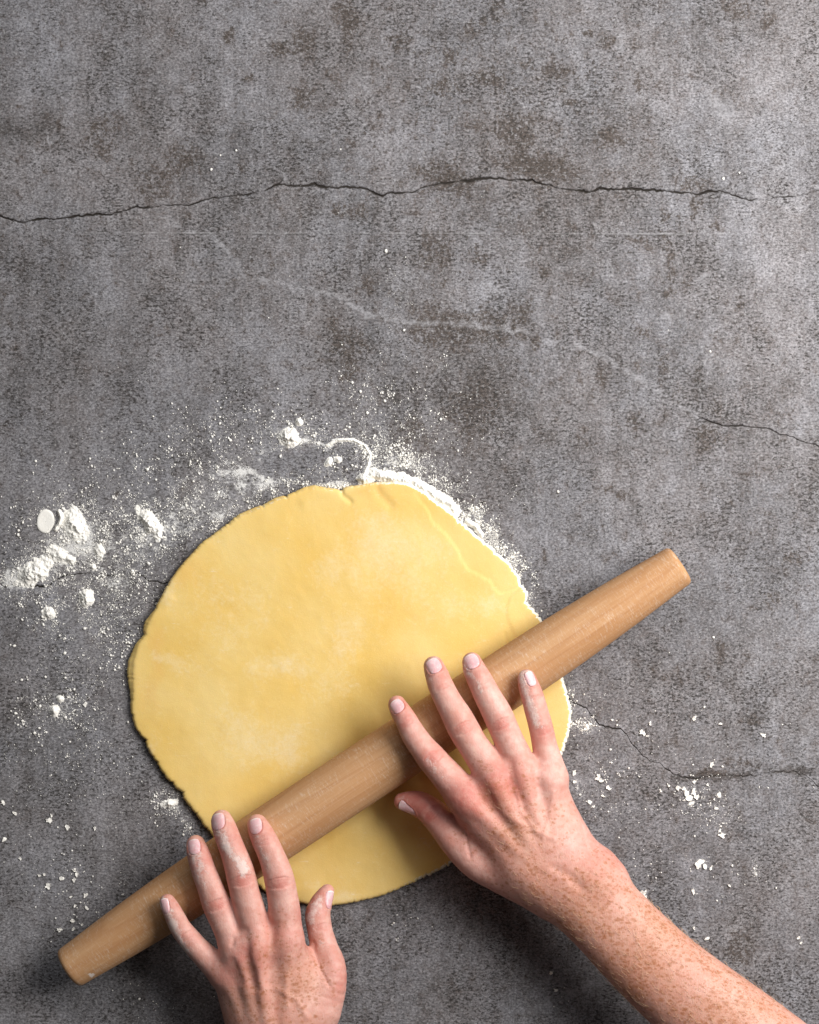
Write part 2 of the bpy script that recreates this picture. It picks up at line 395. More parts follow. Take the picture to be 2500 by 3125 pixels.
# ---------------------------------------------------------------- concrete surface
def build_concrete():
    # three long cracks, as curves across the whole slab (photograph pixels)
    main = [(-400,640),(0,659),(30,668),(60,675),(110,669),(180,665),(260,655),(330,656),(385,638),(420,634),(500,628),(560,626),(610,616),(650,604),
            (700,597),(760,590),(810,578),(840,565),(900,568),(960,563),(1030,571),(1090,573),(1120,580),(1160,594),(1220,588),(1260,584),(1290,570),(1330,562),(1380,556),
            (1410,550),(1450,546),(1500,543),(1560,546),(1620,548),(1670,562),(1720,575),(1800,586),(1830,578),(1920,574),(1980,580),(2060,585),
            (2130,592),(2170,582),(2200,578),(2250,600),(2290,610),(2350,602),(2420,600),(2500,582),(2900,570)]
    side = [(-400,1300),(1900,1200),(2060,1245),(2120,1268),(2160,1285),(2210,1298),(2260,1300),(2310,1302),(2370,1318),(2430,1340),(2500,1362),(2900,1440)]
    low = [(-400,1770),(0,1783),(20,1795),(45,1786),(110,1787),(150,1785),(190,1758),(230,1754),(265,1748),(300,1760),(340,1752),(380,1756),(420,1752),
           (460,1772),(500,1778),(640,1800),(1100,1930),(1550,2080),(1740,2135),(1790,2160),(1805,2185),(1830,2212),(1870,2225),(1895,2222),(1915,2245),(1935,2275),
           (1960,2305),(1990,2325),(2020,2335),(2050,2358),(2080,2372),(2130,2372),(2200,2368),(2280,2366),(2350,2360),(2420,2352),(2460,2368),(2500,2400),(2900,2500)]
    cracks = [(main, 600.0, 300.0, 0), (side, 1300.0, 300.0, 1), (low, 2080.0, 720.0, 2)]
    xs = np.concatenate([np.arange(-1600, -60, 60), np.arange(-60, 2562, 6.0), np.arange(2590, 4200, 60)])
    rows = list(np.arange(-1500, -60, 60)) + list(np.arange(-60, 3200, 9.0)) + list(np.arange(3220, 4700, 60))
    rows = np.array(rows, dtype=float)
    for pts, c, w, k in cracks:
        rows = rows[np.abs(rows - c) > 9.5]
        rows = np.concatenate([rows, c + np.array([-9,-6.5,-4.6,-3.2,-2.1,-1.2,-0.5,0.5,1.2,2.1,3.2,4.6,6.5,9])])
    rows.sort()
    X, V = np.meshgrid(xs, rows)
    Y = V.copy(); Z = np.zeros_like(X); CR = np.zeros_like(X)
    for pts, c, w, k in cracks:
        p = np.array(pts, float)
        f = np.interp(xs, p[:, 0], p[:, 1]) + (7.5 if k < 2 else 11.0) * fbm(xs / 34.0, xs * 0 + k * 9.1, octaves=4, seed=40 + k, gain=0.75)
        hat = np.clip(1 - np.maximum(np.abs(V - c) - 10, 0) / w, 0, 1)
        Y = Y + (f - c)[None, :] * hat
        n1 = fbm(xs / 60.0, xs * 0 + 3.3, octaves=3, seed=50 + k); n2 = fbm(xs / 17.0, xs * 0 + 1.3, octaves=2, seed=60 + k)
        if k == 0:
            amp = np.interp(xs, [2150, 2230, 2520], [0.95, 0.80, 0.75]) * (0.72 + 0.55 * n1); wid = 2.7 + 2.1 * n1 + 1.9 * n2
            amp = amp * (1 - 0.8 * np.exp(-((xs - 790) / 22) ** 2)) * (1 - 0.9 * np.exp(-((xs - 1395) / 9) ** 2))
            wid = wid + 1.6 * np.exp(-((xs - 1000) / 160) ** 2) + 0.9 * np.exp(-((xs - 1500) / 100) ** 2)
        elif k == 1:
            amp = smooth01((xs - 2090) / 90) * (0.62 + 0.3 * n1); wid = 1.9 + 1.1 * n1 + 0.6 * n2
        else:
            amp = np.clip(0.62 + 0.7 * n1, 0.1, 1.0) * (xs > -50)
            amp = np.where(xs > 1600, (0.55 + 0.5 * n1) * (1 - 0.25 * smooth01((xs - 2150) / 200)), amp); wid = 1.9 + 1.0 * n1 + 0.8 * n2
        wid = np.clip(wid * (1.1 if k else np.interp(xs, [2120, 2230], [1.0, 0.75])), 0.9, 7.0); amp = np.clip(amp, 0, 1.15)
        prof = np.exp(-((V - c) / wid[None, :]) ** 2) * amp[None, :]
        Z = Z - 0.0013 * prof
        CR = np.maximum(CR, prof)
        if k == 2:   # broken crust beside the lower crack
            Z = Z - 0.00035 * np.exp(-((V - c + 9) / 8) ** 2) * smooth01((xs - 1700) / 60)[None, :]
    wx = X + 22 * fbm(X / 45, Y / 45, octaves=3, seed=1); wy = Y + 22 * fbm(X / 45, Y / 45, octaves=3, seed=2)
    wx2 = X + 8 * fbm(X / 14, Y / 14, octaves=2, seed=3); wy2 = Y + 8 * fbm(X / 14, Y / 14, octaves=2, seed=4)
    def blob(F, x, y, rx, ry, a, ang=0, hard=1.0, fine=False):
        c, s = math.cos(math.radians(ang)), math.sin(math.radians(ang))
        ax, ay = (wx2, wy2) if fine else (wx, wy)
        u = ((ax - x) * c + (ay - y) * s) / rx; v = (-(ax - x) * s + (ay - y) * c) / ry
        F += a * np.exp(-np.power(u * u + v * v, hard))
    brown = np.zeros_like(X); tone = np.zeros_like(X); pale = np.zeros_like(X); flour = np.zeros_like(X)
    for b in [(1060,80,22,55),(1075,60,30,30),(1215,125,34,40),(1040,20,40,20),(1851,130,26,20),(1518,30,24,40),(1435,83,18,30),(1475,70,14,30),(1793,105,16,14),
              (1946,250,14,34),(2344,65,20,36),(2250,30,60,30),(1700,217,50,26),(1373,174,22,30),(1351,268,50,24),(1490,240,50,30),(1743,312,22,12),(1322,530,66,40),
              (1576,406,60,60),(1605,500,90,36),(1860,420,50,40),(2033,652,14,36),(1960,735,46,22),(2036,746,22,44),(2070,665,12,18),(2127,630,34,46),(2185,690,18,26),
              (1036,638,36,28),(1101,645,22,28),(1116,870,30,34),(1051,1050,60,50),(1072,1123,30,40),(1605,950,26,40),(1837,1145,16,34),(1938,1283,34,30),
              (2025,1117,22,40),(2134,1153,20,30),(2062,1218,18,22),(2185,1240,24,22),(2047,892,24,22),(2105,863,30,18),(2257,928,20,36),(1953,1015,26,22),
              (1663,827,26,22),(1460,783,36,34),(1634,1044,16,26),(2163,1327,50,40),(2047,830,14,40),(1500,1000,120,60),(1330,1000,90,60),(1450,1250,90,90),
              (860,150,40,24),(760,245,22,16),(700,110,24,30),(920,300,40,40),(930,130,40,50),(310,420,60,90),(560,480,60,60),(470,560,60,60),
              (1400,560,60,40),(1690,520,80,40),(1330,760,60,70),(2120,560,70,30),(1250,1330,60,60),(1900,1510,30,14),(1850,1490,34,12),(2200,1990,22,40),(2360,1830,34,30),(2280,2330,60,14),(2170,2360,70,12),
              (2300,2200,40,20),(2260,2900,50,60),(2330,3050,60,60),(2420,1700,40,30)]:
        blob(brown, *b, 0.30, 0, 1.6, True)
    blob(brown, 1500, 300, 500, 320, 0.10); blob(brown, 1300, 1050, 350, 220, 0.07); blob(brown, 350, 350, 500, 300, -0.04)
    blob(brown, 300, 2600, 700, 700, -0.22); blob(brown, 250, 1500, 400, 400, -0.10); blob(brown, 2420, 700, 240, 420, -0.09)
    for b in [(90,400,110,40,-0.32),(140,350,40,16,-0.25),(230,620,60,40,-0.06),(1210,440,160,200,0.06),(900,430,180,90,-0.05),(600,470,160,120,-0.05),(640,520,40,30,-0.14),
              (2400,250,170,260,0.14),(2420,900,160,400,0.12),(180,1250,280,200,-0.05),(2050,330,60,80,0.15),(2150,300,40,60,0.16),(1180,420,90,60,0.08),(1110,240,90,60,0.06),
              (1700,300,40,40,0.1),(1480,890,60,50,0.18),(1960,980,50,30,0.15),(2000,600,30,60,-0.06),(560,700,200,30,0.05),(1700,1250,300,200,-0.03),
              (1420,1130,220,120,-0.12),(1550,640,300,80,-0.08),(1350,560,110,60,-0.08),(2250,560,70,40,-0.10),(2170,620,40,60,-0.15),(1900,1950,300,220,-0.04),(2250,2050,200,200,0.03),
              (1040,900,60,260,-0.05),(900,1100,80,200,0.06),(200,150,150,120,0.04),(700,260,200,120,0.06),(100,50,90,50,0.04),(1000,60,60,60,0.05),(620,1200,300,160,-0.04),(700,1420,200,60,-0.03)]:
        blob(tone, *b)
    for b in [(160,431,14,9,1.3),(215,240,30,24,0.7),(55,50,40,20,0.5),(110,720,12,40,0.7),(450,870,30,60,0.3),(1890,120,16,26,0.8),(1780,270,50,40,0.45),(1290,260,50,14,0.6),(2430,640,40,60,0.3),(1490,890,40,34,0.8),
              (2150,855,22,14,0.9),(2060,960,30,20,0.7),(2030,960,12,60,0.5),(1350,1130,40,40,0.35),(1680,1040,44,8,0.9),(2460,2030,30,10,0.9),(2470,2060,20,8,0.7),(2400,2540,80,24,0.55),(2480,1290,12,60,0.8),
              (2470,2900,60,50,0.4),(1170,560,20,20,0.3),(1950,180,30,60,0.4),(1720,2990,100,10,0.5),(2180,300,26,40,0.8),(2220,350,30,34,0.7),(2440,2250,60,60,0.3)]:
        blob(pale, *b)
    def streak(F, pts, w, a, fade=None, warp=True):
        d, s, t = seg_dist(wx2 if warp else X, wy2 if warp else Y, pts)
        F += a * np.exp(-(d / w) ** 2)
    streak(pale, [(470,640),(560,700),(650,720),(700,770),(740,840),(770,850),(930,885),(1020,905)], 10, 0.80)
    streak(pale, [(1000,880),(1120,960),(1250,985),(1370,985),(1440,990),(1560,1010),(1610,1015)], 10, 0.80)
    streak(pale, [(1760,1050),(1850,1095),(2000,1190),(2090,1250),(2130,1262)], 10, 0.78)
    streak(pale, [(1610,3090),(1750,3030),(1860,2990),(1990,2960)], 16, 0.6)
    streak(pale, [(1740,2130),(1800,2195),(1870,2212),(1930,2250),(1985,2315),(2040,2340)], 9, 0.55)
    streak(pale, [(2080,2350),(2200,2352),(2320,2350),(2430,2335),(2480,2360)], 11, 0.40)
    for xx, yy, rr in ((2110,2374,60),(2180,2370,60),(2250,2364,50),(2400,2350,60),(2450,2356,40)): blob(tone, xx, yy, rr, 9, -0.55, 0, 1.0, True)
    streak(pale, [(2200,585),(2260,603),(2330,600),(2430,594),(2500,575)], 7, 0.5)
    # flour on the slab
    for b in [(215,1620,110,90,0.55),(110,1745,110,60,0.5,-25),(300,1690,130,90,0.42),(455,1610,70,90,0.45),(560,1600,110,60,0.42,-30),(640,1500,140,60,0.28,-25),(880,1330,70,40,0.55),(560,1400,170,80,0.15),
              (1010,1400,100,60,0.28),(1180,1410,80,40,0.52),(1300,1470,80,26,0.50,30),(1120,1330,80,40,0.28),(1260,1340,130,60,0.18),(1180,1220,80,60,0.18),(1220,890,46,60,0.22),(1350,1110,30,24,0.25),
              (1450,1570,60,20,0.4,45),(1560,1700,50,18,0.3,48),(300,1880,110,110,0.34),(150,1870,60,50,0.3),(30,1770,60,40,0.5),(190,2150,80,80,0.38),(200,2300,140,140,0.12),(380,1780,60,50,0.35),(420,2010,40,120,0.1),
              (520,2450,36,30,0.6),(570,2510,12,50,0.55,-30),(830,1480,70,24,0.5,-20),(760,1460,90,60,0.45,-20),(680,1560,60,22,0.4,-25),(1040,1480,50,14,0.8),(1790,2217,20,12,0.7),(2108,2430,40,16,0.15),(2305,2655,12,22,0.7),
              (1770,2120,30,40,0.3),(1850,2400,60,90,0.12),(2180,2480,60,40,0.2),(1580,1512,24,14,0.35),(1900,2370,30,16,0.3),(1765,2400,20,60,0.25)]:
        blob(flour, *b[:5], b[5] if len(b) > 5 else 0)
    streak(flour, [(660,1420),(720,1400),(800,1378),(870,1366),(928,1349)], 6, 0.45)
    streak(flour, [(640,1450),(700,1440),(780,1440),(820,1470)], 10, 0.3)
    streak(flour, [(997,1360),(1032,1343),(1078,1343),(1113,1360),(1130,1389),(1122,1424),(1101,1462)], 7, 0.9)
    streak(flour, [(928,1349),(974,1354),(997,1370)], 7, 0.6)
    pale *= np.clip(0.9 + 0.6 * fbm(X / 60, Y / 60, octaves=3, seed=13), 0.1, 1.4)
    clean = np.zeros_like(X)     # places wiped clean of flour
    blob(clean, 900, 1405, 95, 34, 1.2, -12, 2.0); blob(clean, 1065, 1405, 46, 44, 0.75, 0, 2.0); blob(clean, 560, 1690, 34, 60, 0.8, 35, 1.5)
    flour = np.clip(flour * (1 - np.clip(clean, 0, 1)), 0, 1)
    Z = Z + 0.0001 * fbm(X / 40, Y / 40, octaves=3, seed=9)
    verts = np.stack([(X - 1250) * S, (1562.5 - Y) * S, Z], -1).reshape(-1, 3)
    ny, nx = X.shape
    i = np.arange(nx * ny).reshape(ny, nx)
    faces = np.stack([i[:-1, :-1], i[1:, :-1], i[1:, 1:], i[:-1, 1:]], -1).reshape(-1, 4)
    o = mesh_obj('concrete_surface', verts, faces, M['concrete'], attrs=dict(crack=CR, brown=brown, tone=tone, pale=pale, flour=flour))
    tag(o, 'mottled grey concrete worktop with long dark cracks', kind='structure')
build_concrete()

# ---------------------------------------------------------------- dough
def pin_dist(X, Y):
    ax, ay = PIN_A; bx, by = PIN_B
    L = math.hypot(bx - ax, by - ay)
    return ((X - ax) * (by - ay) - (Y - ay) * (bx - ax)) / L

def dough_top(X, Y):
    h = 0.0048 + 0.00035 * fbm(X / 170, Y / 170, octaves=3, seed=21) + 0.00010 * fbm(X / 30, Y / 30, octaves=2, seed=22)
    d = pin_dist(X, Y)
    h = h - 0.0012 * np.exp(-(d / 70) ** 2) + 0.0006 * np.exp(-((np.abs(d) - 125) / 34) ** 2)
    # the lip of a thin upper sheet along the upper right edge
    lip = [(1180,1522),(1262,1506),(1303,1552),(1319,1592),(1360,1629),(1400,1682),(1406,1706),(1425,1734),(1461,1755),(1498,1775),(1506,1795),(1530,1815),(1580,1800)]
    dd, sg, t = seg_dist(X, Y, lip)
    dd = dd + 2.5 * fbm(X / 9, Y / 9, octaves=2, seed=23)
    side = sg * dd
    fade = smooth01(t / 2.0)
    h = h - 0.00040 * fade * smooth01(-side / 3.0 + 0.5) * np.exp(-np.maximum(-side, 0) / 110)
    flap = [(1585,1800),(1558,1822),(1549,1850),(1547,1875),(1554,1895),(1562,1915)]
    dd, sg, t = seg_dist(X, Y, flap)
    dd = dd + 2 * fbm(X / 8, Y / 8, octaves=2, seed=24)
    h = h + 0.0003 * np.exp(-(dd / 60) ** 2) * smooth01(-sg * dd / 3.0 + 0.5)
    # fine creases
    for c, w, a in (([(1040,1495),(1046,1512),(1070,1530)], 7, 0.0008), ([(1385,2588),(1330,2610),(1285,2612)], 3, 0.0003), ([(1540,1932),(1546,1962),(1538,1985)], 4, 0.0003),
                    ([(1590,1792),(1560,1800),(1540,1806)], 3, 0.0003), ([(1005,1497),(960,1510),(930,1530)], 16, -0.0005), ([(1150,1490),(1160,1510),(1190,1540)], 14, 0.0006),
                    ([(470,1890),(500,1862),(520,1830)], 14, -0.0004)):
        dd, sg, t = seg_dist(X, Y, c)
        h = h - a * np.exp(-(dd / w) ** 2)
    return h

def build_dough():
    N = 1500
    cx, cy = 1085.0, 2115.0
    ang = np.arctan2(OUT[:, 1] - cy, OUT[:, 0] - cx); rad = np.hypot(OUT[:, 0] - cx, OUT[:, 1] - cy)
    order = np.argsort(ang); ang = ang[order]; rad = rad[order]
    a = np.linspace(-math.pi, math.pi, N, endpoint=False)
    R = np.interp(a, np.concatenate([ang[-3:] - 2 * math.pi, ang, ang[:3] + 2 * math.pi]), np.concatenate([rad[-3:], rad, rad[:3]]))
    ker = np.array([1, 2, 3, 2, 1.]) / 9
    R = np.convolve(np.concatenate([R[-2:], R, R[:2]]), ker, 'valid')
    ca, sa = np.cos(a), np.sin(a)
    ex, ey = cx + R * ca, cy + R * sa
    rough = 0.9 + 2.6 * smooth01((ca - 0.1) / 0.4) * smooth01((0.75 + sa * 0.2)) + 1.0 * smooth01((-ca - 0.2) / 0.4) * smooth01((sa - 0.1) / 0.3)
    R = R + rough * (1.6 * fbm(ex / 16, ey / 16, octaves=3, seed=31, gain=0.7)) 
    spk = vnoise(ex / 5.0, ey / 5.0, seed=33)
    R = R - rough * 1.2 * np.clip(spk - 0.35, 0, 1) * 3
    for (x, y, d, w) in [(872,1510,14,4),(801,1545,8,4),(722,1578,6,5),(441,2260,7,4),(477,2327,9,4),(522,2388,8,4),(556,2420,9,4),(438,1936,8,6),(403,2112,6,4),(401,2184,7,4),(461,2300,4,3),
                         (1039,1494,6,7),(1612,1826,6,8),(1583,1770,5,6),(1638,1866,5,5),(1700,2330,4,5),(1736,2120,5,5),(697,1598,5,4),(590,1684,3,4),(545,2412,4,3),(500,2362,4,3),(1120,2746,3,3),(1200,2720,4,3),(970,2764,4,3),(900,2754,3,3)]:
        R = R - 0.45 * d * np.exp(-(np.hypot(ex - x, ey - y) / w) ** 2)
    ledge = 13 * np.exp(-((ey - 2045) / 75) ** 2) * (ca < 0) + 6 * np.exp(-((ey - 1900) / 25) ** 2) * (ca < 0) + 5 * np.exp(-(np.hypot(ex - 760, ey - 1555) / 60) ** 2) + 4 * np.exp(-(np.hypot(ex - 840, ey - 1520) / 26) ** 2) + 7 * np.exp(-(np.hypot(ex - 950, ey - 1488) / 40) ** 2)
    rings = []   # (inset from the edge in pixels, height factor)
    soft = 15.0
    V = []; ATT = {'flour': [], 'warm': [], 'rim': []}
    nr = 104
    fr = np.concatenate([np.linspace(0.0001, 1, nr)])
    prof = [(10.5, 0.985), (7.0, 0.955), (4.2, 0.90), (2.0, 0.80), (0.6, 0.66), (0.0, 0.48), (0.8, 0.30), (2.2, 0.12), (4.0, -0.04)]
    for f in fr:
        r = (R - soft) * f
        X, Y = cx + r * ca, cy + r * sa
        inset = (R - r)
        h = dough_top(X, Y) * (1 - 0.015 * np.exp(-inset / 12))
        V.append((X, Y, h, inset, np.ones(N)))
    for ins, hf in prof:
        jit = 1.6 * fbm(ex / 7 + hf * 3, ey / 7, octaves=2, seed=35) * (1 if hf < 0.96 else 0.3) * np.clip(rough / 2, 0.3, 1.2)
        lower = smooth01((0.85 - hf) / 0.35)
        topin = ledge * (1 - lower) * (hf < 0.99)
        r = R - ins - jit + 0 * topin + ledge * lower - 0
        X, Y = cx + r * ca, cy + r * sa
        Xt, Yt = cx + (R - soft) * ca, cy + (R - soft) * sa
        h = dough_top(Xt, Yt) * hf
        V.append((X, Y, h, np.full(N, ins * 1.0), np.full(N, hf)))
    co = []; fl = []; wm = []; rm = []
    for X, Y, h, ins, hf in V:
        # base outline lies on the slab; x,y are read at the slab, so keep them as world coordinates at height h
        f = (H - np.maximum(h, 0)) / H
        co.append(np.stack([(X - 1250) * S * f, (1562.5 - Y) * S * f, h], -1))
        wx = X + 20 * fbm(X / 50, Y / 50, octaves=3, seed=36); wy = Y + 20 * fbm(X / 50, Y / 50, octaves=3, seed=37)
        fmask = np.zeros(N); w = np.zeros(N)
        for (x, y, rx, ry, amp) in [(860,2035,110,40,0.75),(800,2270,140,70,0.6),(1060,1950,60,80,0.6),(500,2000,50,20,0.8),(560,2030,60,40,0.4),(1150,1640,90,100,0.55),(1010,1730,70,60,0.45),(1240,1760,140,120,0.35),(690,1850,150,120,0.35),(620,1640,60,30,0.4),
                                   (880,2290,40,80,0.4),(1000,2120,50,60,0.4),(700,2180,90,60,0.35),(1400,1850,90,60,0.3),(1040,2740,70,20,0.7),(950,2700,40,14,0.5),(1350,2560,80,60,0.2),(470,2290,20,60,0.5),(510,1800,30,60,0.4),(1330,1650,60,60,0.45),(1500,1850,60,30,0.35)]:
            fmask += amp * np.exp(-(((wx - x) / rx) ** 2 + ((wy - y) / ry) ** 2))
        # the outer strip is bare
        dd, sg, t = seg_dist(X, Y, [(1262,1506),(1303,1552),(1319,1592),(1360,1629),(1400,1682),(1406,1706)])
        bare = smooth01(-sg * dd / 4 + 0.5) * np.exp(-(dd / 70) ** 2) * (ca > -0.2) * (sa < 0)
        fmask = fmask * (1 - bare)
        for (x, y, rx, ry, amp) in [(1150,1500,40,30,0.9),(1200,1540,60,40,0.5),(560,1760,60,50,0.55),(470,1950,40,60,0.6),(480,2050,30,80,0.5),(1090,1500,60,16,0.5),(450,2150,40,80,0.4),(1130,2050,70,60,0.3),(1340,1545,60,50,0.2),(600,1700,60,40,0.35),(470,2280,30,70,0.2),(960,1500,60,14,0.5)]:
            w += amp * np.exp(-(((wx - x) / rx) ** 2 + ((wy - y) / ry) ** 2))
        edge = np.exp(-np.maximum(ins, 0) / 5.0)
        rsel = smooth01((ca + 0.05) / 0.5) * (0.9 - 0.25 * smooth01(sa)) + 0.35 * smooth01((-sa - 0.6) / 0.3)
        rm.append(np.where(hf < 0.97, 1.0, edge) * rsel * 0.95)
        fl.append(fmask); wm.append(w)
    co = np.array(co); k = co.shape[0]
    verts = co.reshape(-1, 3)
    i = np.arange(k * N).reshape(k, N)
    j = np.roll(i, -1, axis=1)
    faces = np.stack([i[:-1], i[1:], j[1:], j[:-1]], -1).reshape(-1, 4)
    # angles run clockwise on screen (y down), so flip for outward normals
    faces = faces[:, ::-1]
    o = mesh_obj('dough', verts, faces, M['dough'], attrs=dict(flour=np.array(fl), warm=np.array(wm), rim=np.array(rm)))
    tag(o, 'round sheet of rolled yellow pastry dough under the rolling pin', 'dough')
build_dough()

# ---------------------------------------------------------------- rolling pin
def build_pin():
    A = P(*PIN_A, PIN_Z); B = P(*PIN_B, PIN_Z)
    L = float(np.linalg.norm(B - A)); half = L / 2
    sc = (H - PIN_Z) / H * S
    def radius(e):     # e: distance from the nearer end, in pixels
        return np.interp(e, [0, 60, 100, 200, 300, 420, 560, 760, 1200], [64.5, 68, 71, 77.5, 82.5, 87, 89.8, 91.2, 91.6])
    tot = L / sc
    es = [0, 0, 0.6, 2.0, 4.5, 8, 13, 20]
    loc = [(0.0, 0.0), (0.0, 40), (0.3, 51), (2.2, 57.5), (5.5, 61.8), (10, 64.2), (16, 65.6), (26, 66.2)]
    stations = list(loc) + [(t, float(radius(t))) for t in np.linspace(40, tot / 2, 60)]
    stations = stations + [(tot - t, r) for t, r in stations[::-1][1:]]
    n = 128; th = np.linspace(0, 2 * math.pi, n, endpoint=False)
    verts = []; fl = []
    for t, r in stations:
        x = t * sc - half; rr = max(r, 0.01) * sc
        verts.append(np.stack([np.full(n, x), rr * np.cos(th), rr * np.sin(th)], -1))
        f = np.zeros(n)
        for (tx, thc, wx_, wt, a) in [(60, 2.45, 10, 0.25, 1.0), (430, 1.9, 40, 0.3, 0.35), (500, 1.7, 30, 0.3, 0.5), (2215, 2.3, 10, 0.2, 0.4), (1900, 1.7, 14, 0.2, 0.35), (1480, 1.5, 16, 0.2, 0.3)]:
            f = f + a * np.exp(-((t - tx) / wx_) ** 2 - ((np.angle(np.exp(1j * (th - thc)))) / wt) ** 2)
        fl.append(f)
    verts = np.array(verts).reshape(-1, 3); k = len(stations)
    i = np.arange(k * n).reshape(k, n); j = np.roll(i, -1, axis=1)
    faces = np.stack([i[:-1], j[:-1], j[1:], i[1:]], -1).reshape(-1, 4)[:, ::-1]
    o = mesh_obj('rolling_pin', verts, faces, M['wood'], attrs=dict(flour=np.array(fl)))
    d = Vector(B - A).normalized()
    o.location = Vector((A + B) / 2)
    o.rotation_euler = (0.9, 0, math.atan2(d.y, d.x))
    o.rotation_euler = (0, 0, math.atan2(d.y, d.x))
    tag(o, 'long tapered wooden rolling pin lying diagonally across the dough', 'rolling pin')
build_pin()

# ---------------------------------------------------------------- hands
def spline(pts, n):
    """centripetal-free Catmull-Rom through rows of (x, y, z, r)"""
    p = np.array(pts, float); p = np.vstack([2 * p[0] - p[1], p, 2 * p[-1] - p[-2]])
    m = len(p) - 3; out = []
    for t in np.linspace(0, m, n):
        i = min(int(t), m - 1); u = t - i
        a, b, c, d = p[i], p[i + 1], p[i + 2], p[i + 3]
        out.append(0.5 * (2 * b + (c - a) * u + (2 * a - 5 * b + 4 * c - d) * u ** 2 + (3 * b - a - 3 * c + d) * u ** 3))
    return np.array(out)

class Field:
    """signed distance volume for one hand"""
    FAR = 0.015
    def __init__(self, lo, hi, vox):
        self.lo = np.array(lo); self.vox = vox
        self.n = np.ceil((np.array(hi) - self.lo) / vox).astype(int) + 1
        self.D = np.full(self.n, self.FAR, np.float32)
        self.ax = [self.lo[i] + vox * np.arange(self.n[i], dtype=np.float64) for i in range(3)]
    def box(self, lo, hi):
        a = np.clip(np.floor((lo - self.lo) / self.vox).astype(int), 0, self.n)
        b = np.clip(np.ceil((hi - self.lo) / self.vox).astype(int) + 1, 0, self.n)
        return tuple(slice(a[i], b[i]) for i in range(3))
    def chain(self, pts, k, fz=1.0, n=18, sub=False):
        """union with a tapering tube; pts rows (px, py, z mm, r px)"""
        q = []
        for (x, y, z, r) in pts:
            z = z * 0.001; w = P(x, y, z); q.append((*w, r * S * (H - z) / H))
        c = spline(q, n) if len(q) > 1 else np.array(q * 2)
        rm = c[:, 3].max() + self.FAR
        bx = self.box(c[:, :3].min(0) - rm, c[:, :3].max(0) + rm)
        T = np.full(self.D[bx].shape, self.FAR, np.float32)
        for a, b in zip(c[:-1], c[1:]):
            m = max(a[3], b[3]) + self.FAR
            s = self.box(np.minimum(a[:3], b[:3]) - m, np.maximum(a[:3], b[:3]) + m)
            loc = tuple(slice(s[i].start - bx[i].start, s[i].stop - bx[i].start) for i in range(3))
            gx = self.ax[0][s[0]][:, None, None] - a[0]; gy = self.ax[1][s[1]][None, :, None] - a[1]; gz = self.ax[2][s[2]][None, None, :] - a[2]
            d = b[:3] - a[:3]; L2 = d @ d + 1e-12
            t = np.clip((gx * d[0] + gy * d[1] + gz * d[2]) / L2, 0, 1)
            dist = np.sqrt((gx - t * d[0]) ** 2 + (gy - t * d[1]) ** 2 + ((gz - t * d[2]) * fz) ** 2) - (a[3] + t * (b[3] - a[3]))
            T[loc] = np.minimum(T[loc], dist.astype(np.float32))
        D = self.D[bx]
        if sub:
            T = -T; h = np.clip(k - np.abs(D - T), 0, None) / k
            self.D[bx] = np.maximum(D, T) + h * h * k * 0.25
        else:
            h = np.clip(k - np.abs(D - T), 0, None) / k
            self.D[bx] = np.where(T < self.FAR, np.minimum(D, T) - h * h * k * 0.25, D)
        return c
    def sample(self, p):
        g = (p - self.lo) / self.vox
        i = np.clip(np.floor(g).astype(int), 0, self.n - 2); f = np.clip(g - i, 0, 1)
        out = 0
        for dx in (0, 1):
            for dy in (0, 1):
                for dz in (0, 1):
                    w = (f[:, 0] if dx else 1 - f[:, 0]) * (f[:, 1] if dy else 1 - f[:, 1]) * (f[:, 2] if dz else 1 - f[:, 2])
                    out = out + w * self.D[i[:, 0] + dx, i[:, 1] + dy, i[:, 2] + dz]
        return out
    def grad(self, p, e=0.0009):
        g = np.stack([self.sample(p + e * np.eye(3)[i]) - self.sample(p - e * np.eye(3)[i]) for i in range(3)], -1)
        return g / (np.linalg.norm(g, axis=1, keepdims=True) + 1e-12)
    def surface(self):
        D = self.D; ins = D < 0
        cnt = np.zeros(np.array(D.shape) - 1, np.uint8)
        offs = [(x, y, z) for x in (0, 1) for y in (0, 1) for z in (0, 1)]
        sl = lambda o: tuple(slice(o[i], D.shape[i] - 1 + o[i]) for i in range(3))
        for o in offs: cnt += ins[sl(o)]
        act = np.argwhere((cnt > 0) & (cnt < 8))
        idx = np.full(cnt.shape, -1, np.int32); idx[tuple(act.T)] = np.arange(len(act))
        acc = np.zeros((len(act), 3)); num = np.zeros(len(act))
        for o in offs:
            for axis in range(3):
                if o[axis]: continue
                o2 = list(o); o2[axis] = 1
                a = D[tuple((act + o).T)]; b = D[tuple((act + np.array(o2)).T)]
                cr = (a < 0) != (b < 0); t = np.where(cr, a / np.where(cr, a - b, 1), 0)
                p = np.array(o, float)[None, :] + 0 * act; p[:, axis] = t
                acc += np.where(cr[:, None], p, 0); num += cr
        v = self.lo + (act + acc / num[:, None]) * self.vox
        faces = []
        for axis in range(3):
            b, c = (axis + 1) % 3, (axis + 2) % 3
            s0 = [slice(None)] * 3; s1 = [slice(None)] * 3
            s0[axis] = slice(0, -1); s1[axis] = slice(1, None)
            A, B = ins[tuple(s0)], ins[tuple(s1)]
            e = np.argwhere(A != B)
            ok = (e[:, b] > 0) & (e[:, c] > 0) & (e[:, b] < cnt.shape[b]) & (e[:, c] < cnt.shape[c])
            e = e[ok]; flip = B[tuple(e.T)]
            def cell(db, dc):
                q = e.copy(); q[:, b] -= db; q[:, c] -= dc; return idx[tuple(q.T)]
            f = np.stack([cell(1, 1), cell(0, 1), cell(0, 0), cell(1, 0)], -1)
            f[flip] = f[flip][:, ::-1]; faces.append(f)
        return v, np.concatenate(faces)

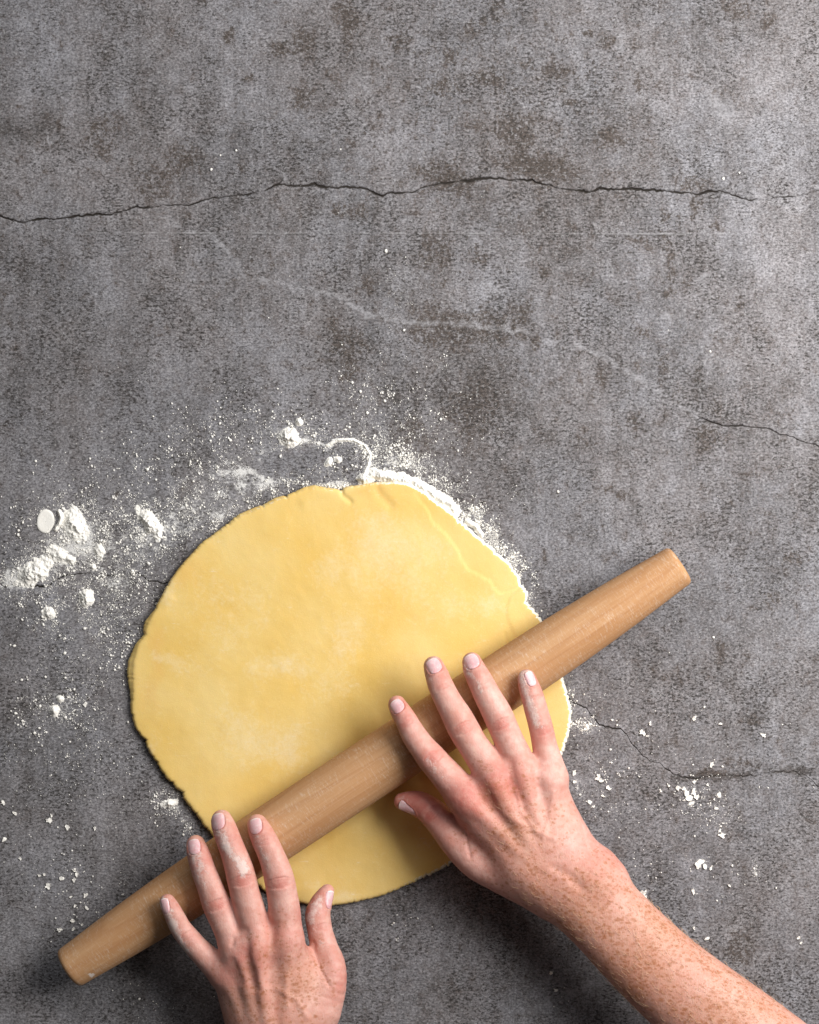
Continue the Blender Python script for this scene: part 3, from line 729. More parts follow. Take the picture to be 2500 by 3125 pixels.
def to_px(v):
    f = H / (H - v[:, 2])
    return v[:, 0] * f / S + 1250, 1562.5 - v[:, 1] * f / S

def build_nail(hand, F, spec):
    """spec: px, py, z, direction angle (deg, photograph), half length px, half width px, up vector"""
    c, ax, sd, up, L, W = nail_frame(spec)
    nu, nv = 25, 21
    u, v = np.meshgrid(np.linspace(-1, 1, nu), np.linspace(-1, 1, nv))
    # a square mapped onto a rounded plate
    uu = u * np.sqrt(1 - 0.42 * v * v); vv = v * np.sqrt(1 - np.where(v < 0, 0.44, 0.30) * u * u)
    q = c + ax * (vv * L)[..., None] + sd * (uu * W)[..., None]
    q = q.reshape(-1, 3)
    hit = np.full(len(q), np.nan); prev = None; pt = None
    for t in np.arange(0.012, -0.012, -0.0003):
        d = F.sample(q + up * t)
        if prev is not None:
            m = np.isnan(hit) & (d < 0) & (prev >= 0)
            hit[m] = t + 0.0003 * (0 - d[m]) / (prev[m] - d[m] + 1e-12)
        prev = d
    hit = np.where(np.isnan(hit), -0.004, hit)
    n = F.grad(q + up * hit[:, None])
    # a plate bends evenly: fit a smooth sheet to the finger
    U, Vv = uu.ravel(), vv.ravel()
    Aq = np.stack([np.ones_like(U), U, Vv, U * U, Vv * Vv, U * Vv, U ** 4], -1)
    coef, *_ = np.linalg.lstsq(Aq, hit, rcond=None)
    coef[4] *= 0.55
    hs = Aq @ coef
    lift = 0.00040 - 0.00075 * np.clip(np.abs(U) - 0.70, 0, 1) / 0.3 * 0.6 - 0.0011 * np.clip(-Vv - 0.62, 0, 1) + 0.0004 * np.clip(Vv - 0.3, 0, 1)
    p = q + up * (hs + lift)[:, None]
    idx = np.arange(nu * nv).reshape(nv, nu)
    f = np.stack([idx[:-1, :-1], idx[:-1, 1:], idx[1:, 1:], idx[1:, :-1]], -1).reshape(-1, 4)
    ring = np.concatenate([idx[0, :], idx[1:, -1], idx[-1, -2::-1], idx[-2:0:-1, 0]])
    low = p[ring] - up * 0.0007 - (p[ring] - p.mean(0)) * 0.03
    nl = len(p) + np.arange(len(ring))
    sk = np.stack([ring, nl, np.roll(nl, -1), np.roll(ring, -1)], -1)
    p2 = np.vstack([p, low]); vv2 = np.concatenate([(Vv + 1) / 2, (Vv[ring] + 1) / 2])
    ff = np.vstack([f, sk])
    # outward winding
    a, b, cc = p2[f[0, 0]], p2[f[0, 1]], p2[f[0, 2]]
    if np.cross(b - a, cc - a) @ up < 0: ff = ff[:, ::-1]
    return mesh_obj('fingernail', p2, ff, M['nail'], parent=hand, attrs=dict(v=vv2))

def nail_frame(spec):
    px, py, z, ang, hl, hw, up = spec
    hl *= 0.97; hw *= 0.95
    px -= 2.5 * math.cos(math.radians(ang)); py -= 2.5 * math.sin(math.radians(ang))
    c = P(px, py, z * 0.001); sc = S * (H - z * 0.001) / H
    a = math.radians(ang); up = np.array(up, float); up /= np.linalg.norm(up)
    ax = np.array([math.cos(a), -math.sin(a), 0]); ax -= up * (ax @ up); ax /= np.linalg.norm(ax)
    sd = np.cross(ax, up)
    return c, ax, sd, up, hl * sc, hw * sc

def finish_hand(name, label, F, fingers, wrinkles, nails, reds, flours, freck, veins, hair=False):
    v, faces = F.surface()
    n = F.grad(v)
    px, py = to_px(v)
    top = smooth01((n[:, 2] + 0.15) / 0.5)
    disp = np.zeros(len(v)); red = np.zeros(len(v))
    # transverse creases over the finger joints: (px, py, direction deg, half width px, strength, offsets)
    for (x, y, ang, hw, st, offs) in wrinkles:
        a = math.radians(ang); dx, dy = math.cos(a), math.sin(a)
        s = (px - x) * dx + (py - y) * dy; t = -(px - x) * dy + (py - y) * dx
        s = s + 1.6 * fbm(px / 14, py / 14, octaves=2, seed=int(x) % 97)
        for o in offs:
            bow = o * 0.35 * (t / hw) ** 2
            cz = np.exp(-((s - o + bow) / 2.5) ** 2) * np.exp(-(t / hw) ** 4) * top
            disp -= st * 0.00060 * cz; red += 0.30 * st * cz  # creases also painted darker as well as redder, shade put into the colour
        disp += st * 0.00022 * np.exp(-(s / 17) ** 2) * np.exp(-(t / hw) ** 2) * top
    for pts, w, amp in veins:
        d, sg, t = seg_dist(px + 3 * fbm(px / 30, py / 30, octaves=2, seed=5), py + 3 * fbm(px / 30, py / 30, octaves=2, seed=6), pts)
        disp += amp * 0.001 * np.exp(-(d / w) ** 2) * top
    # skin rises round each nail and dips under it
    for spec in nails:
        c, ax, sd, up, L, W = nail_frame(spec)
        r = v - c; a_, s_, u_ = r @ ax / L, r @ sd / W, r @ up
        rho = np.power(np.abs(a_) ** 3 + np.abs(s_) ** 3, 1 / 3.0)
        face = smooth01(((n @ up) + 0.1) / 0.5) * (np.abs(u_) < 0.012)
        rim = np.exp(-((rho - 1.13) / 0.10) ** 2) * smooth01((0.8 - a_) / 0.5)
        disp += 0.00034 * rim * face - 0.00045 * smooth01((1.0 - rho) / 0.15) * face
        red += 0.35 * np.exp(-((rho - 1.05) / 0.12) ** 2) * face * smooth01((0.7 - a_) / 0.4)  # nail fold shade and redness both tinted into the skin colour
    disp += 0.00012 * fbm(v[:, 0] * 220, v[:, 1] * 220, v[:, 2] * 220, octaves=3, seed=8)
    v2 = v + n * disp[:, None]
    for (x, y, r, a) in reds: red += a * np.exp(-((px - x) ** 2 + (py - y) ** 2) / r ** 2)
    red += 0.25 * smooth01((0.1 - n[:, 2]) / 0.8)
    fl = np.zeros(len(v))
    wx = px + 7 * fbm(px / 20, py / 20, octaves=2, seed=11); wy = py + 7 * fbm(px / 20, py / 20, octaves=2, seed=12)
    for pts, w, a in flours:
        if len(pts) == 1: d = np.hypot(wx - pts[0][0], wy - pts[0][1])
        else: d, _, _ = seg_dist(wx, wy, pts)
        fl += a * np.exp(-(d / w) ** 2)
    fk = np.zeros(len(v))
    for (x, y, r, a) in freck: fk = np.maximum(fk, a * np.exp(-((px - x) ** 2 + (py - y) ** 2) / r ** 2))
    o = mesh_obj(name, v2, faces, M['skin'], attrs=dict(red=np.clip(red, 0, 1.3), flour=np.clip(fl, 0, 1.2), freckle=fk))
    tag(o, label, 'hand')
    for spec in nails: build_nail(o, F, spec)
    if hair:
        r_ = np.random.default_rng(3)
        w = np.clip(fk - 0.55, 0, 1) * (n[:, 2] > -0.1) * ((px < 2560) & (py < 3200))
        pick = r_.choice(len(v), 520, replace=False, p=w / w.sum())
        hv = []; hf = []
        for q in pick:
            nn = n[q]; d = np.array([-0.35, 0.75, 0.0]) + r_.normal(0, 0.28, 3); d -= nn * (d @ nn); d /= np.linalg.norm(d)
            L = r_.uniform(0.003, 0.007); sd = np.cross(d, nn); b0 = len(hv)
            for t, rad in ((0, 0.00007), (0.5, 0.00006), (1, 0.00001)):
                c = v2[q] + d * L * t + nn * (0.0016 * t * (1.35 - t) * 2 - 0.0001)
                hv += [c + sd * rad, c - sd * rad * 0.5 + nn * rad, c - sd * rad * 0.5 - nn * rad]
            for g in (0, 3):
                for e in range(3): hf.append((b0 + g + e, b0 + g + (e + 1) % 3, b0 + g + 3 + (e + 1) % 3, b0 + g + 3 + e))
        tag(mesh_obj('arm_hair', hv, hf, M['hair'], parent=o), kind='stuff')
    return o

def fingers_from(F, chains, k):
    for c in chains: F.chain([(x, y, z, r * 1.065) for x, y, z, r in c], k, n=22)

# crop helpers: the fingers were measured in enlarged views of the photograph
def c1(x, y, z, r): return (1150 + x / 2.464, 1950 + y / 2.464, z, r)
def c2(x, y, z, r): return (450 + x / 2.654, 2430 + y / 2.654, z, r)

def build_right_hand():
    lo = P(1150, 3560, 0.0) - np.array([0.0, 0, 0]); hi = P(2700, 1940, 0.13)
    F = Field((-0.022, -0.395, 0.012), (0.272, -0.068, 0.124), 0.00064)
    # back of the hand and the palm
    meta = [
        ([c1(640,1170,50,50), c1(790,1340,50,58), c1(1000,1560,49,66), c1(1230,1800,49,74)], 1),
        ([c1(860,1010,52,46), c1(960,1210,53,54), c1(1140,1480,52,62), c1(1340,1760,50,70)], 1),
        ([c1(1060,960,51,45), c1(1150,1180,52,52), c1(1270,1460,51,60), c1(1400,1740,50,66)], 1),
        ([c1(1290,1010,49,44), c1(1335,1200,49,50), c1(1400,1440,48,58), c1(1470,1680,48,62)], 1)]
    for pts, _ in meta: F.chain(pts, 0.007, n=14)
    # soft palm underneath, heel of the hand
    F.chain([c1(1280,1150,40,52), c1(1380,1400,38,62), c1(1430,1620,40,66)], 0.008, n=10)
    F.chain([c1(720,1300,42,50), c1(830,1530,38,62), c1(1060,1720,40,62)], 0.008, n=10)
    # thumb
    F.chain([c1(192,1222,27,26), c1(245,1228,28,33), c1(320,1240,30,38), c1(410,1300,33,43.5), c1(500,1395,36,47), c1(610,1520,39,54), c1(770,1670,41,60), c1(990,1790,43,58), c1(1250,1900,45,60)], 0.0045, n=26)
    # fingers
    fingers_from(F, [
        [c1(152,492,40.5,25.5), c1(180,545,43,29.5), c1(215,600,45.5,31.5), c1(275,715,48,35.5), c1(345,815,49,38.5), c1(415,900,49.5,42.5), c1(470,965,49.5,43.5), c1(560,1065,49.5,47), c1(680,1210,50,50)],
        [c1(428,205,39,29), c1(452,270,42,34), c1(485,360,45.5,36.5), c1(545,480,48.5,39), c1(605,585,50,43), c1(650,670,50.5,45), c1(720,790,50.5,44), c1(800,910,51,46.5), c1(890,1070,52,48)],
        [c1(715,172,41,27.5), c1(735,230,44,33), c1(780,320,47.5,36.5), c1(840,440,49.5,39), c1(895,540,50,42), c1(935,625,50,43), c1(985,740,50,42), c1(1040,860,50.5,44), c1(1090,990,51,46)],
        [c1(1127,295,46.5,25.5), c1(1143,350,47,30), c1(1170,430,47,32.5), c1(1198,530,46.5,33.5), c1(1226,630,46,34.5), c1(1243,700,46,35), c1(1262,800,46.5,36), c1(1290,910,47.5,40), c1(1320,1040,48.5,45)]], 0.0026)
    # wrist and forearm (flattened oval: two long bones side by side), running out of the picture
    F.chain([(1600,2640,49,78), (1712,2715,49,86), (1805,2805,51,84), (1915,2920,55,88), (2035,3030,60,96), (2250,3215,68,110), (2560,3480,80,124)], 0.013, n=26)
    F.chain([(1700,2575,49,74), (1770,2650,50,84), (1866,2752,52,82), (1972,2862,56,84), (2090,2975,61,92), (2310,3150,69,108), (2620,3410,81,122)], 0.013, n=26)
    F.chain([(1690,2650,42,84), (1760,2715,42,96), (1850,2800,44,92), (2010,2955,50,104), (2280,3190,60,130), (2600,3450,72,150)], 0.013, n=20)
    # wrist bone bump
    F.chain([(1818,2668,57,42), (1836,2690,57,42)], 0.011, n=3)
    F.chain([(1832,2650,50,50), (1852,2676,50,52)], 0.010, n=3)
    # knuckles
    for x, y, z, r in (c1(668,1190,56,36), c1(890,1070,58,36), c1(1085,1010,57,33), c1(1300,1050,54,32)): F.chain([(x, y, z, r), (x + 3, y + 5, z, r)], 0.010, n=3)
    # tendons
    for a, b in ((c1(690,1220,60.0,9), c1(1130,1650,60.5,10)), (c1(905,1110,62.5,9), c1(1190,1620,62.0,10)), (c1(1100,1040,61.2,8), c1(1260,1560,60.8,9)), (c1(1300,1090,58,7), c1(1370,1500,57.5,8))):
        m = tuple((np.array(a) + np.array(b)) / 2); F.chain([a, m, b], 0.006, n=8)
    wr = []
    for (x, y, ang, hw, st, offs) in [(1325,2310,55,30,1.0,(-15,-9,-3,3,9,15)), (1415,2222,62,32,1.0,(-15,-8,-2,4,10,16)), (1532,2210,66,31,1.1,(-14,-8,-2,4,10,15)), (1660,2230,75,26,1.0,(-12,-6,0,6,12)),
                                (1243,2206,55,24,0.7,(-6,0,6)), (1348,2096,64,26,0.7,(-6,0,6)), (1470,2082,66,26,0.7,(-6,0,6)), (1630,2130,76,22,0.6,(-5,0,5)), (1322,2482,40,30,1.0,(-14,-8,-2,5,12))]:
        wr.append((x, y, ang, hw, st, offs))
    nails = [(1214,2156,44,233,23,22,(-0.22,0.20,1)), (1325,2034,42,240,26,24,(-0.12,0.25,1)), (1440,2020,44,245,26,24,(-0.10,0.25,1)), (1614,2070,48,252,24,17,(0.22,0.10,1)),
             (1243,2455,31,197,29,17,(-0.1,-0.80,0.62))]
    reds = [(1212,2140,40,0.5),(1235,2200,50,0.5),(1330,2060,60,0.35),(1445,2050,60,0.35),(1610,2080,60,0.45),(1316,2310,40,0.5),(1415,2220,40,0.35),(1530,2215,36,0.55),(1660,2235,36,0.6),
            (1425,2440,70,0.75),(1522,2390,60,0.65),(1590,2385,60,0.35),(1560,2450,90,0.3),(1240,2430,90,0.75),(1310,2480,80,0.45),(1500,2560,160,0.25),(1830,2655,70,0.55),(1700,2690,120,0.25),(1880,3000,200,0.25),(1990,3050,150,0.2)]
    flours = [([(1588,2050),(1605,2120),(1625,2180),(1640,2215)],13,0.95), ([(1425,2050),(1455,2085),(1470,2110)],9,0.6), ([(1195,2200),(1225,2260)],9,0.45), ([(1300,2060),(1330,2130)],9,0.35), ([(1310,2330),(1345,2370)],16,0.45),
              ([(1615,2050)],20,0.6), ([(1212,2140)],24,0.3), ([(1320,2025)],26,0.35),([(1420,2030)],22,0.45),([(1210,2430),(1240,2440)],12,0.3)]
    freck = [(2000,2920,330,1.0),(2250,3120,300,1.0),(1780,2760,200,0.95),(1640,2680,160,0.8),(1600,2560,180,0.80),(1520,2440,120,0.70),(1700,2500,130,0.58),(1600,2400,110,0.55),(1470,2350,70,0.48),(1400,2520,100,0.5)]
    veins = [([c1(880,1180,0,0)[:2], c1(960,1320,0,0)[:2], c1(1130,1420,0,0)[:2], c1(1330,1500,0,0)[:2]], 10, 0.5), ([c1(1050,1150,0,0)[:2], c1(1090,1300,0,0)[:2], c1(1200,1440,0,0)[:2]], 8, 0.5),
             ([c1(1000,1560,0,0)[:2], c1(1200,1700,0,0)[:2], c1(1420,1800,0,0)[:2]], 14, 0.30), ([c1(1330,1150,0,0)[:2], c1(1300,1350,0,0)[:2], c1(1250,1500,0,0)[:2]], 8, 0.4),
             ([c1(1000,940,0,0)[:2], c1(1020,1090,0,0)[:2]], 16, -0.9), ([c1(780,1080,0,0)[:2], c1(880,1220,0,0)[:2]], 16, -0.8), ([c1(1200,960,0,0)[:2], c1(1220,1100,0,0)[:2]], 14, -0.7),
             ([c1(1350,1740,0,0)[:2], c1(1450,1780,0,0)[:2], c1(1530,1870,0,0)[:2]], 16, -0.9), ([c1(660,1400,0,0)[:2], c1(700,1640,0,0)[:2]], 6, -0.6)]
    return finish_hand('hand', 'freckled hand with long forearm pressing the right half of the pin', F, None, wr, nails, reds, flours, freck, veins, hair=True)

def build_left_hand():
    F = Field((-0.178, -0.475, 0.008), (-0.022, -0.166, 0.088), 0.00060)
    for pts in ([c2(1120,1130,46,46), c2(1150,1380,46,56), c2(1170,1650,44,66), c2(1160,1900,42,68)],
                [c2(880,1130,48,46), c2(930,1380,48,54), c2(990,1650,46,62), c2(1040,1900,43,66)],
                [c2(700,1180,46,44), c2(800,1420,46,50), c2(880,1650,44,58), c2(960,1900,42,62)],
                [c2(600,1390,42,42), c2(690,1520,42,48), c2(770,1700,41,56), c2(850,1920,40,60)]):
        F.chain(pts, 0.007, n=14)
    F.chain([c2(680,1460,34,48), c2(760,1700,32,58), c2(860,1920,33,64)], 0.008, n=10)
    F.chain([c2(1180,1300,38,50), c2(1330,1560,36,72), c2(1290,1850,36,84)], 0.008, n=12)
    # thumb
    F.chain([c2(1458,768,26,21), c2(1432,812,26.5,27), c2(1400,880,27.5,34), c2(1380,965,29,39), c2(1396,1080,31,38.5), c2(1432,1220,33,41), c2(1480,1370,36,47), c2(1470,1530,38,54), c2(1400,1720,39,66)], 0.0045, n=28)
    fingers_from(F, [
        [c2(162,855,45,22.5), c2(190,910,45.5,26.5), c2(222,975,45.5,28.5), c2(265,1060,44.5,30), c2(322,1135,43.5,32), c2(400,1225,42.5,33.5), c2(490,1315,42,37), c2(610,1420,42,42)],
        [c2(392,393,39,27.5), c2(408,450,42.5,32), c2(432,530,45,34), c2(468,640,46.5,35.5), c2(512,750,47,37.5), c2(556,870,46.5,40.5), c2(605,980,46,40), c2(655,1090,46,41), c2(715,1240,46,42)],
        [c2(602,195,39,30), c2(622,255,42.5,34.5), c2(652,340,45.5,36), c2(705,475,47.5,38), c2(742,590,48,41), c2(768,690,48,42.5), c2(792,790,48,42), c2(830,920,48,43), c2(880,1130,48,44)],
        [c2(890,228,42,29), c2(915,285,45,34), c2(950,360,47,37), c2(1005,480,48,38), c2(1045,590,48,41), c2(1072,690,48,43.5), c2(1092,800,47.5,44), c2(1110,930,47,46), c2(1122,1130,46,48)]], 0.0026)
    # knuckles, tendons
    for x, y, z, r in (c2(1125,1190,51,34), c2(890,1230,53,34), c2(730,1290,50,30), c2(630,1430,45,28)): F.chain([(x, y, z, r), (x + 2, y + 5, z, r)], 0.010, n=3)
    for a, b in ((c2(1125,1230,55.0,8), c2(1110,1880,55.0,9)), (c2(880,1240,58.0,11), c2(980,1880,57.0,12)), (c2(745,1320,54.8,9), c2(900,1880,54.0,10)), (c2(640,1460,49.3,7), c2(820,1880,50,8))):
        m = tuple((np.array(a) + np.array(b)) / 2); F.chain([a, m, b], 0.005, n=8)
    # wrist and a length of forearm below the picture
    F.chain([(800,3120,40,66), (820,3230,40,70), (820,3340,42,72), (815,3500,46,84), (812,3640,50,92)], 0.013, n=12)
    F.chain([(910,3110,40,70), (920,3230,40,72), (915,3340,42,74), (910,3500,46,86), (905,3640,50,94)], 0.013, n=12)
    wr = [(738,2688,75,32,1.1,(-14,-8,-2,4,10,16)), (852,2695,80,34,1.1,(-15,-8,-2,4,10,16)), (660,2762,66,30,1.0,(-14,-8,-2,4,10,16)), (572,2858,52,24,0.9,(-11,-5,1,7)), (700,2560,70,25,0.7,(-6,0,6)),
          (812,2570,72,26,0.7,(-6,0,6)), (615,2632,74,24,0.6,(-6,0,6)), (985,2830,75,22,0.8,(-10,-4,2,8))]
    nails = [(669,2506,43,254,27,24,(-0.18,0.16,1)), (784,2519,46,252,25,22,(-0.20,0.12,1)), (594,2583,43,258,25,21,(-0.02,0.2,1)), (508,2762,48,254,25,15,(-0.42,0.05,1)),
             (1000,2742,29,-72,29,17,(0.75,-0.05,0.72))]
    reds = [(676,2560,60,0.4),(790,2550,60,0.45),(600,2620,60,0.5),(520,2760,40,0.3),(738,2685,36,0.55),(852,2695,38,0.5),(660,2765,38,0.5),(572,2862,34,0.4),(962,2760,40,0.7),(935,2800,30,0.5),
            (870,2870,70,0.4),(785,2900,60,0.45),(740,2930,50,0.3),(690,2970,50,0.3),(1040,2990,60,0.5),(830,3040,150,0.25),(1000,2860,60,0.2)]
    flours = [([(500,2760),(520,2810),(545,2865),(570,2905)],14,1.0), ([(600,2600),(605,2640),(610,2665)],22,0.7), ([(610,2680),(630,2760),(655,2830)],16,0.28), ([(670,2545),(700,2600),(730,2630),(745,2660)],14,0.95), ([(690,2560),(680,2590)],10,0.7),
              ([(740,2640),(760,2660)],24,0.35), ([(675,2490)],30,0.35), ([(780,2560),(800,2600),(815,2640)],16,0.32), ([(975,2745),(960,2780),(945,2810)],13,0.8), ([(960,2840),(985,2890)],18,0.35), ([(506,2755)],18,0.7), ([(590,2580)],20,0.3)]
    freck = [(900,3000,160,0.80),(830,2900,120,0.64),(900,3200,200,0.82),(760,3080,140,0.72),(960,2900,90,0.56),(760,2960,70,0.6),(860,2830,80,0.52)]
    veins = [([c2(1010,1050,0,0)[:2], c2(1000,1250,0,0)[:2], c2(985,1500,0,0)[:2]], 16, -1.0), ([c2(800,1100,0,0)[:2], c2(810,1300,0,0)[:2], c2(880,1560,0,0)[:2]], 14, -0.9), ([c2(690,1330,0,0)[:2], c2(760,1500,0,0)[:2]], 12, -0.7),
             ([c2(1180,1300,0,0)[:2], c2(1120,1480,0,0)[:2], c2(1130,1700,0,0)[:2]], 9, 0.5), ([c2(1050,1560,0,0)[:2], c2(1200,1640,0,0)[:2], c2(1300,1800,0,0)[:2]], 9, 0.5), ([c2(1340,1180,0,0)[:2], c2(1400,1400,0,0)[:2], c2(1480,1540,0,0)[:2]], 6, -0.7),
             ([c2(700,1160,0,0)[:2], c2(690,1200,0,0)[:2]], 8, -0.6)]
    return finish_hand('hand', 'flour-dusted hand at the bottom edge holding the left half of the pin', F, None, wr, nails, reds, flours, freck, veins)

build_right_hand()
build_left_hand()

# ---------------------------------------------------------------- flour
def heap(name, label, x, y, rx, ry, ang, h, seed, lumps=1.0, ragged=0.45, spine=None):
    """a heap of flour as a lumpy body on the slab (pixels, height in mm)"""
    if spine is None: ext = max(rx, ry) * 1.75; x0, x1, y0, y1 = x - ext, x + ext, y - ext, y + ext
    else:
        sp = np.array(spine, float); ext = rx * 2.2
        x0, y0 = sp.min(0) - ext; x1, y1 = sp.max(0) + ext
    st = 1.7
    X, Y = np.meshgrid(np.arange(x0, x1, st), np.arange(y0, y1, st))
    wx = X + rx * 0.25 * fbm(X / 16, Y / 16, octaves=3, seed=seed); wy = Y + ry * 0.25 * fbm(X / 16, Y / 16, octaves=3, seed=seed + 1)
    if spine is None:
        c, s = math.cos(math.radians(ang)), math.sin(math.radians(ang))
        u = ((wx - x) * c + (wy - y) * s) / rx; v = (-(wx - x) * s + (wy - y) * c) / ry
        r = np.hypot(u, v)
    else:
        d, _, _ = seg_dist(wx, wy, spine); r = d / rx
    rag = fbm(X / 12, Y / 12, octaves=4, seed=seed + 2, gain=0.75)
    lump = 1 - np.abs(fbm(X / 17, Y / 17, octaves=3, seed=seed + 3, gain=0.45)) * 2.2
    body = np.exp(-1.5 * r * r)
    hh = body * (0.85 + 0.30 * lump * lumps) - 0.15 + ragged * 0.55 * rag * np.clip(1.6 - r, 0, 1)
    Z = h * 0.00080 * hh
    Z = Z + 0.00030 * fbm(X / 4.5, Y / 4.5, octaves=3, seed=seed + 5, gain=0.8) * np.clip(1.7 - r, 0, 1)
    ny, nx = X.shape
    keep = (Z[:-1, :-1] > 0) | (Z[1:, :-1] > 0) | (Z[1:, 1:] > 0) | (Z[:-1, 1:] > 0)
    i = np.arange(nx * ny).reshape(ny, nx)
    f = np.stack([i[:-1, :-1], i[1:, :-1], i[1:, 1:], i[:-1, 1:]], -1)[keep]
    used, inv = np.unique(f, return_inverse=True)
    v = np.stack([(X - 1250) * S, (1562.5 - Y) * S, np.clip(Z, -0.0006, None)], -1).reshape(-1, 3)[used]
    o = mesh_obj(name, v, inv.reshape(-1, 4), M['flour'])
    return tag(o, label, 'flour', 'heaps of flour round the dough')

heap('flour_heap', 'small rounded heap of flour above the dough, alone on its patch', 885, 1335, 29, 27, 0, 7.5, 101)
heap('flour_heap', 'tiny flour clump just above the rounded heap near the dough', 913, 1288, 11, 11, 0, 3.5, 102)
heap('flour_heap', 'elongated slanting flour pile left of the top of the dough', 458, 1596, 24, 62, -38, 5.5, 103)
heap('flour_heap', 'broad flour pile directly right of the smooth white oval', 228, 1600, 34, 52, -30, 5.0, 104)
heap('flour_heap', 'largest lumpy flour pile at the left edge, below the white oval', 104, 1748, 54, 33, -38, 6.5, 105)
heap('flour_heap', 'ragged flour pile reaching up right from the largest lumpy pile', 178, 1690, 22, 34, -50, 3.5, 106)
heap('flour_heap', 'little flour mound between the broad pile and the lumpy pile', 214, 1707, 17, 13, 0, 3.5, 107)
heap('flour_heap', 'compact steep flour heap left of the dough beneath the dark crack', 264, 1824, 23, 28, 0, 6.0, 108)
heap('flour_heap', 'small flour heap farthest left under the dark crack', 149, 1872, 20, 16, 20, 4.5, 109)
heap('flour_heap', 'pair-like flour clump beside the left edge of the dough, lower one', 167, 2168, 14, 17, 10, 4.0, 110)
heap('flour_heap', 'pair-like flour clump beside the left edge of the dough, upper one', 184, 2134, 11, 11, 0, 3.0, 111)
heap('flour_heap', 'crumbly flour clump touching the lower left edge of the dough', 520, 2452, 26, 12, -10, 3.0, 112, ragged=0.7)
heap('flour_heap', 'two-lobed flour smudge inside the wiped ring above the dough', 1003, 1410, 17, 10, -50, 3.0, 113)
heap('flour_heap', 'small flour lump at the right side of the wiped patch', 1033, 1403, 11, 9, 0, 2.6, 114)
heap('flour_heap', 'medium flour smear between crack and slanting pile', 304, 1682, 14, 20, 0, 2.8, 115, ragged=0.7)
heap('flour_heap', 'round flour clump sitting on the left crack line', 285, 1730, 10, 11, 0, 3.2, 116)
heap('flour_ridge', 'thick bank of flour pushed against the top right edge of the dough', 0, 0, 17, 17, 0, 4.5, 121, spine=[(1108,1462),(1140,1446),(1180,1452),(1225,1462),(1265,1474),(1305,1497),(1345,1522),(1388,1556)], ragged=0.6)
heap('flour_ridge', 'short broken bank of flour on the upper right dough edge', 0, 0, 9, 9, 0, 4.0, 122, spine=[(1428,1592),(1450,1605),(1470,1632)], ragged=0.5)
heap('flour_ridge', 'thin curved line of flour rimming the wiped patch above the dough', 0, 0, 4.5, 4.5, 0, 1.8, 123, spine=[(997,1360),(1032,1343),(1078,1343),(1113,1360),(1130,1389),(1122,1424),(1108,1456)], ragged=0.9)
heap('flour_curl', 'curled sliver of flour standing beside the smooth white oval', 0, 0, 6.5, 6.5, 0, 5.0, 124, spine=[(181,1560),(188,1580),(182,1600),(170,1616)], ragged=0.3, lumps=0.5)
# the smooth pressed oval
def oval():
    n = 64; th = np.linspace(0, 2 * math.pi, n, endpoint=False); v = []; rings = [(0.02, 0.55), (0.5, 0.62), (0.8, 0.75), (0.94, 0.72), (1.0, 0.35), (1.03, -0.2)]
    for r, z in rings:
        rr = r * (1 + 0.05 * np.sin(2 * th + 1) + 0.04 * fbm(np.cos(th) * 2 + 5, np.sin(th) * 2 + 5, octaves=2, seed=5))
        x = 139 + 26 * rr * np.cos(th) - 4 * rr * np.sin(th); y = 1591 + 38 * rr * np.sin(th)
        v.append(np.stack([(x - 1250) * S, (1562.5 - y) * S, np.full(n, z * 0.001)], -1))
    v = np.array(v).reshape(-1, 3); i = np.arange(len(rings) * n).reshape(-1, n); j = np.roll(i, -1, 1)
    f = np.stack([i[:-1], i[1:], j[1:], j[:-1]], -1).reshape(-1, 4)[:, ::-1]
    tag(mesh_obj('flour_oval', v, f, M['flour']), 'smooth flat white oval of pressed flour near the left edge', 'flour')
oval()

# loose flakes of dried flour
FLAKES = [
 ('dense cluster under the right-hand crack', [(2095,2420,15),(2118,2418,13),(2106,2434,14),(2126,2434,10),(2088,2408,8),(2110,2450,9),(2071,2403,10),(2119,2386,9),(2160,2395,5)]),
 ('loose trio just right of the dense cluster', [(2195,2426,11),(2180,2440,5),(2185,2467,9)]),
 ('curved row midway from forearm to dense cluster', [(2140,2628,12),(2130,2644,13),(2153,2643,9),(2170,2650,9)]),
 ('sprinkle beside the right little finger', [(1825,2374,10),(1835,2382,7),(1857,2405,9),(1841,2429,9),(1800,2448,8),(1810,2462,7),(1753,2359,9),(1755,2385,6),(1770,2425,6)]),
 ('row along the upper edge of the forearm', [(1965,2726,12),(1970,2738,7),(2158,2864,8),(2118,2832,6)]),
 ('shaded pair left of the forearm', [(1697,3022,8),(1682,2970,6)]),
 ('pair near the right picture edge beyond the forearm', [(2438,2862,8),(2444,2878,6)]),
 ('scatter above the right-hand crack', [(1964,2238,11),(1976,2246,7),(1958,2230,7),(1984,2209,9),(1790,2222,8),(2120,2191,9),(2201,2209,8),(2172,2333,9),(2329,2243,9)]),
 ('spread wide around the curved row', [(2202,2549,12),(2196,2536,7),(2116,2719,11),(2227,2702,6)]),
 ('cluster above the left half of the pin', [(233,2668,11),(228,2654,8),(226,2684,9),(190,2680,8),(120,2672,6),(135,2668,7),(147,2704,10)]),
 ('string closest to the left pin tip', [(261,2732,8),(215,2737,6),(228,2765,7),(265,2770,8),(220,2810,9),(224,2835,7),(182,2838,10),(250,2822,5)]),
 ('scatter down the left picture edge', [(14,2562,12),(62,2620,6),(45,2482,8),(10,2450,8),(150,2504,10),(158,2490,7),(205,2526,9),(290,2528,7),(259,2150,9)])]
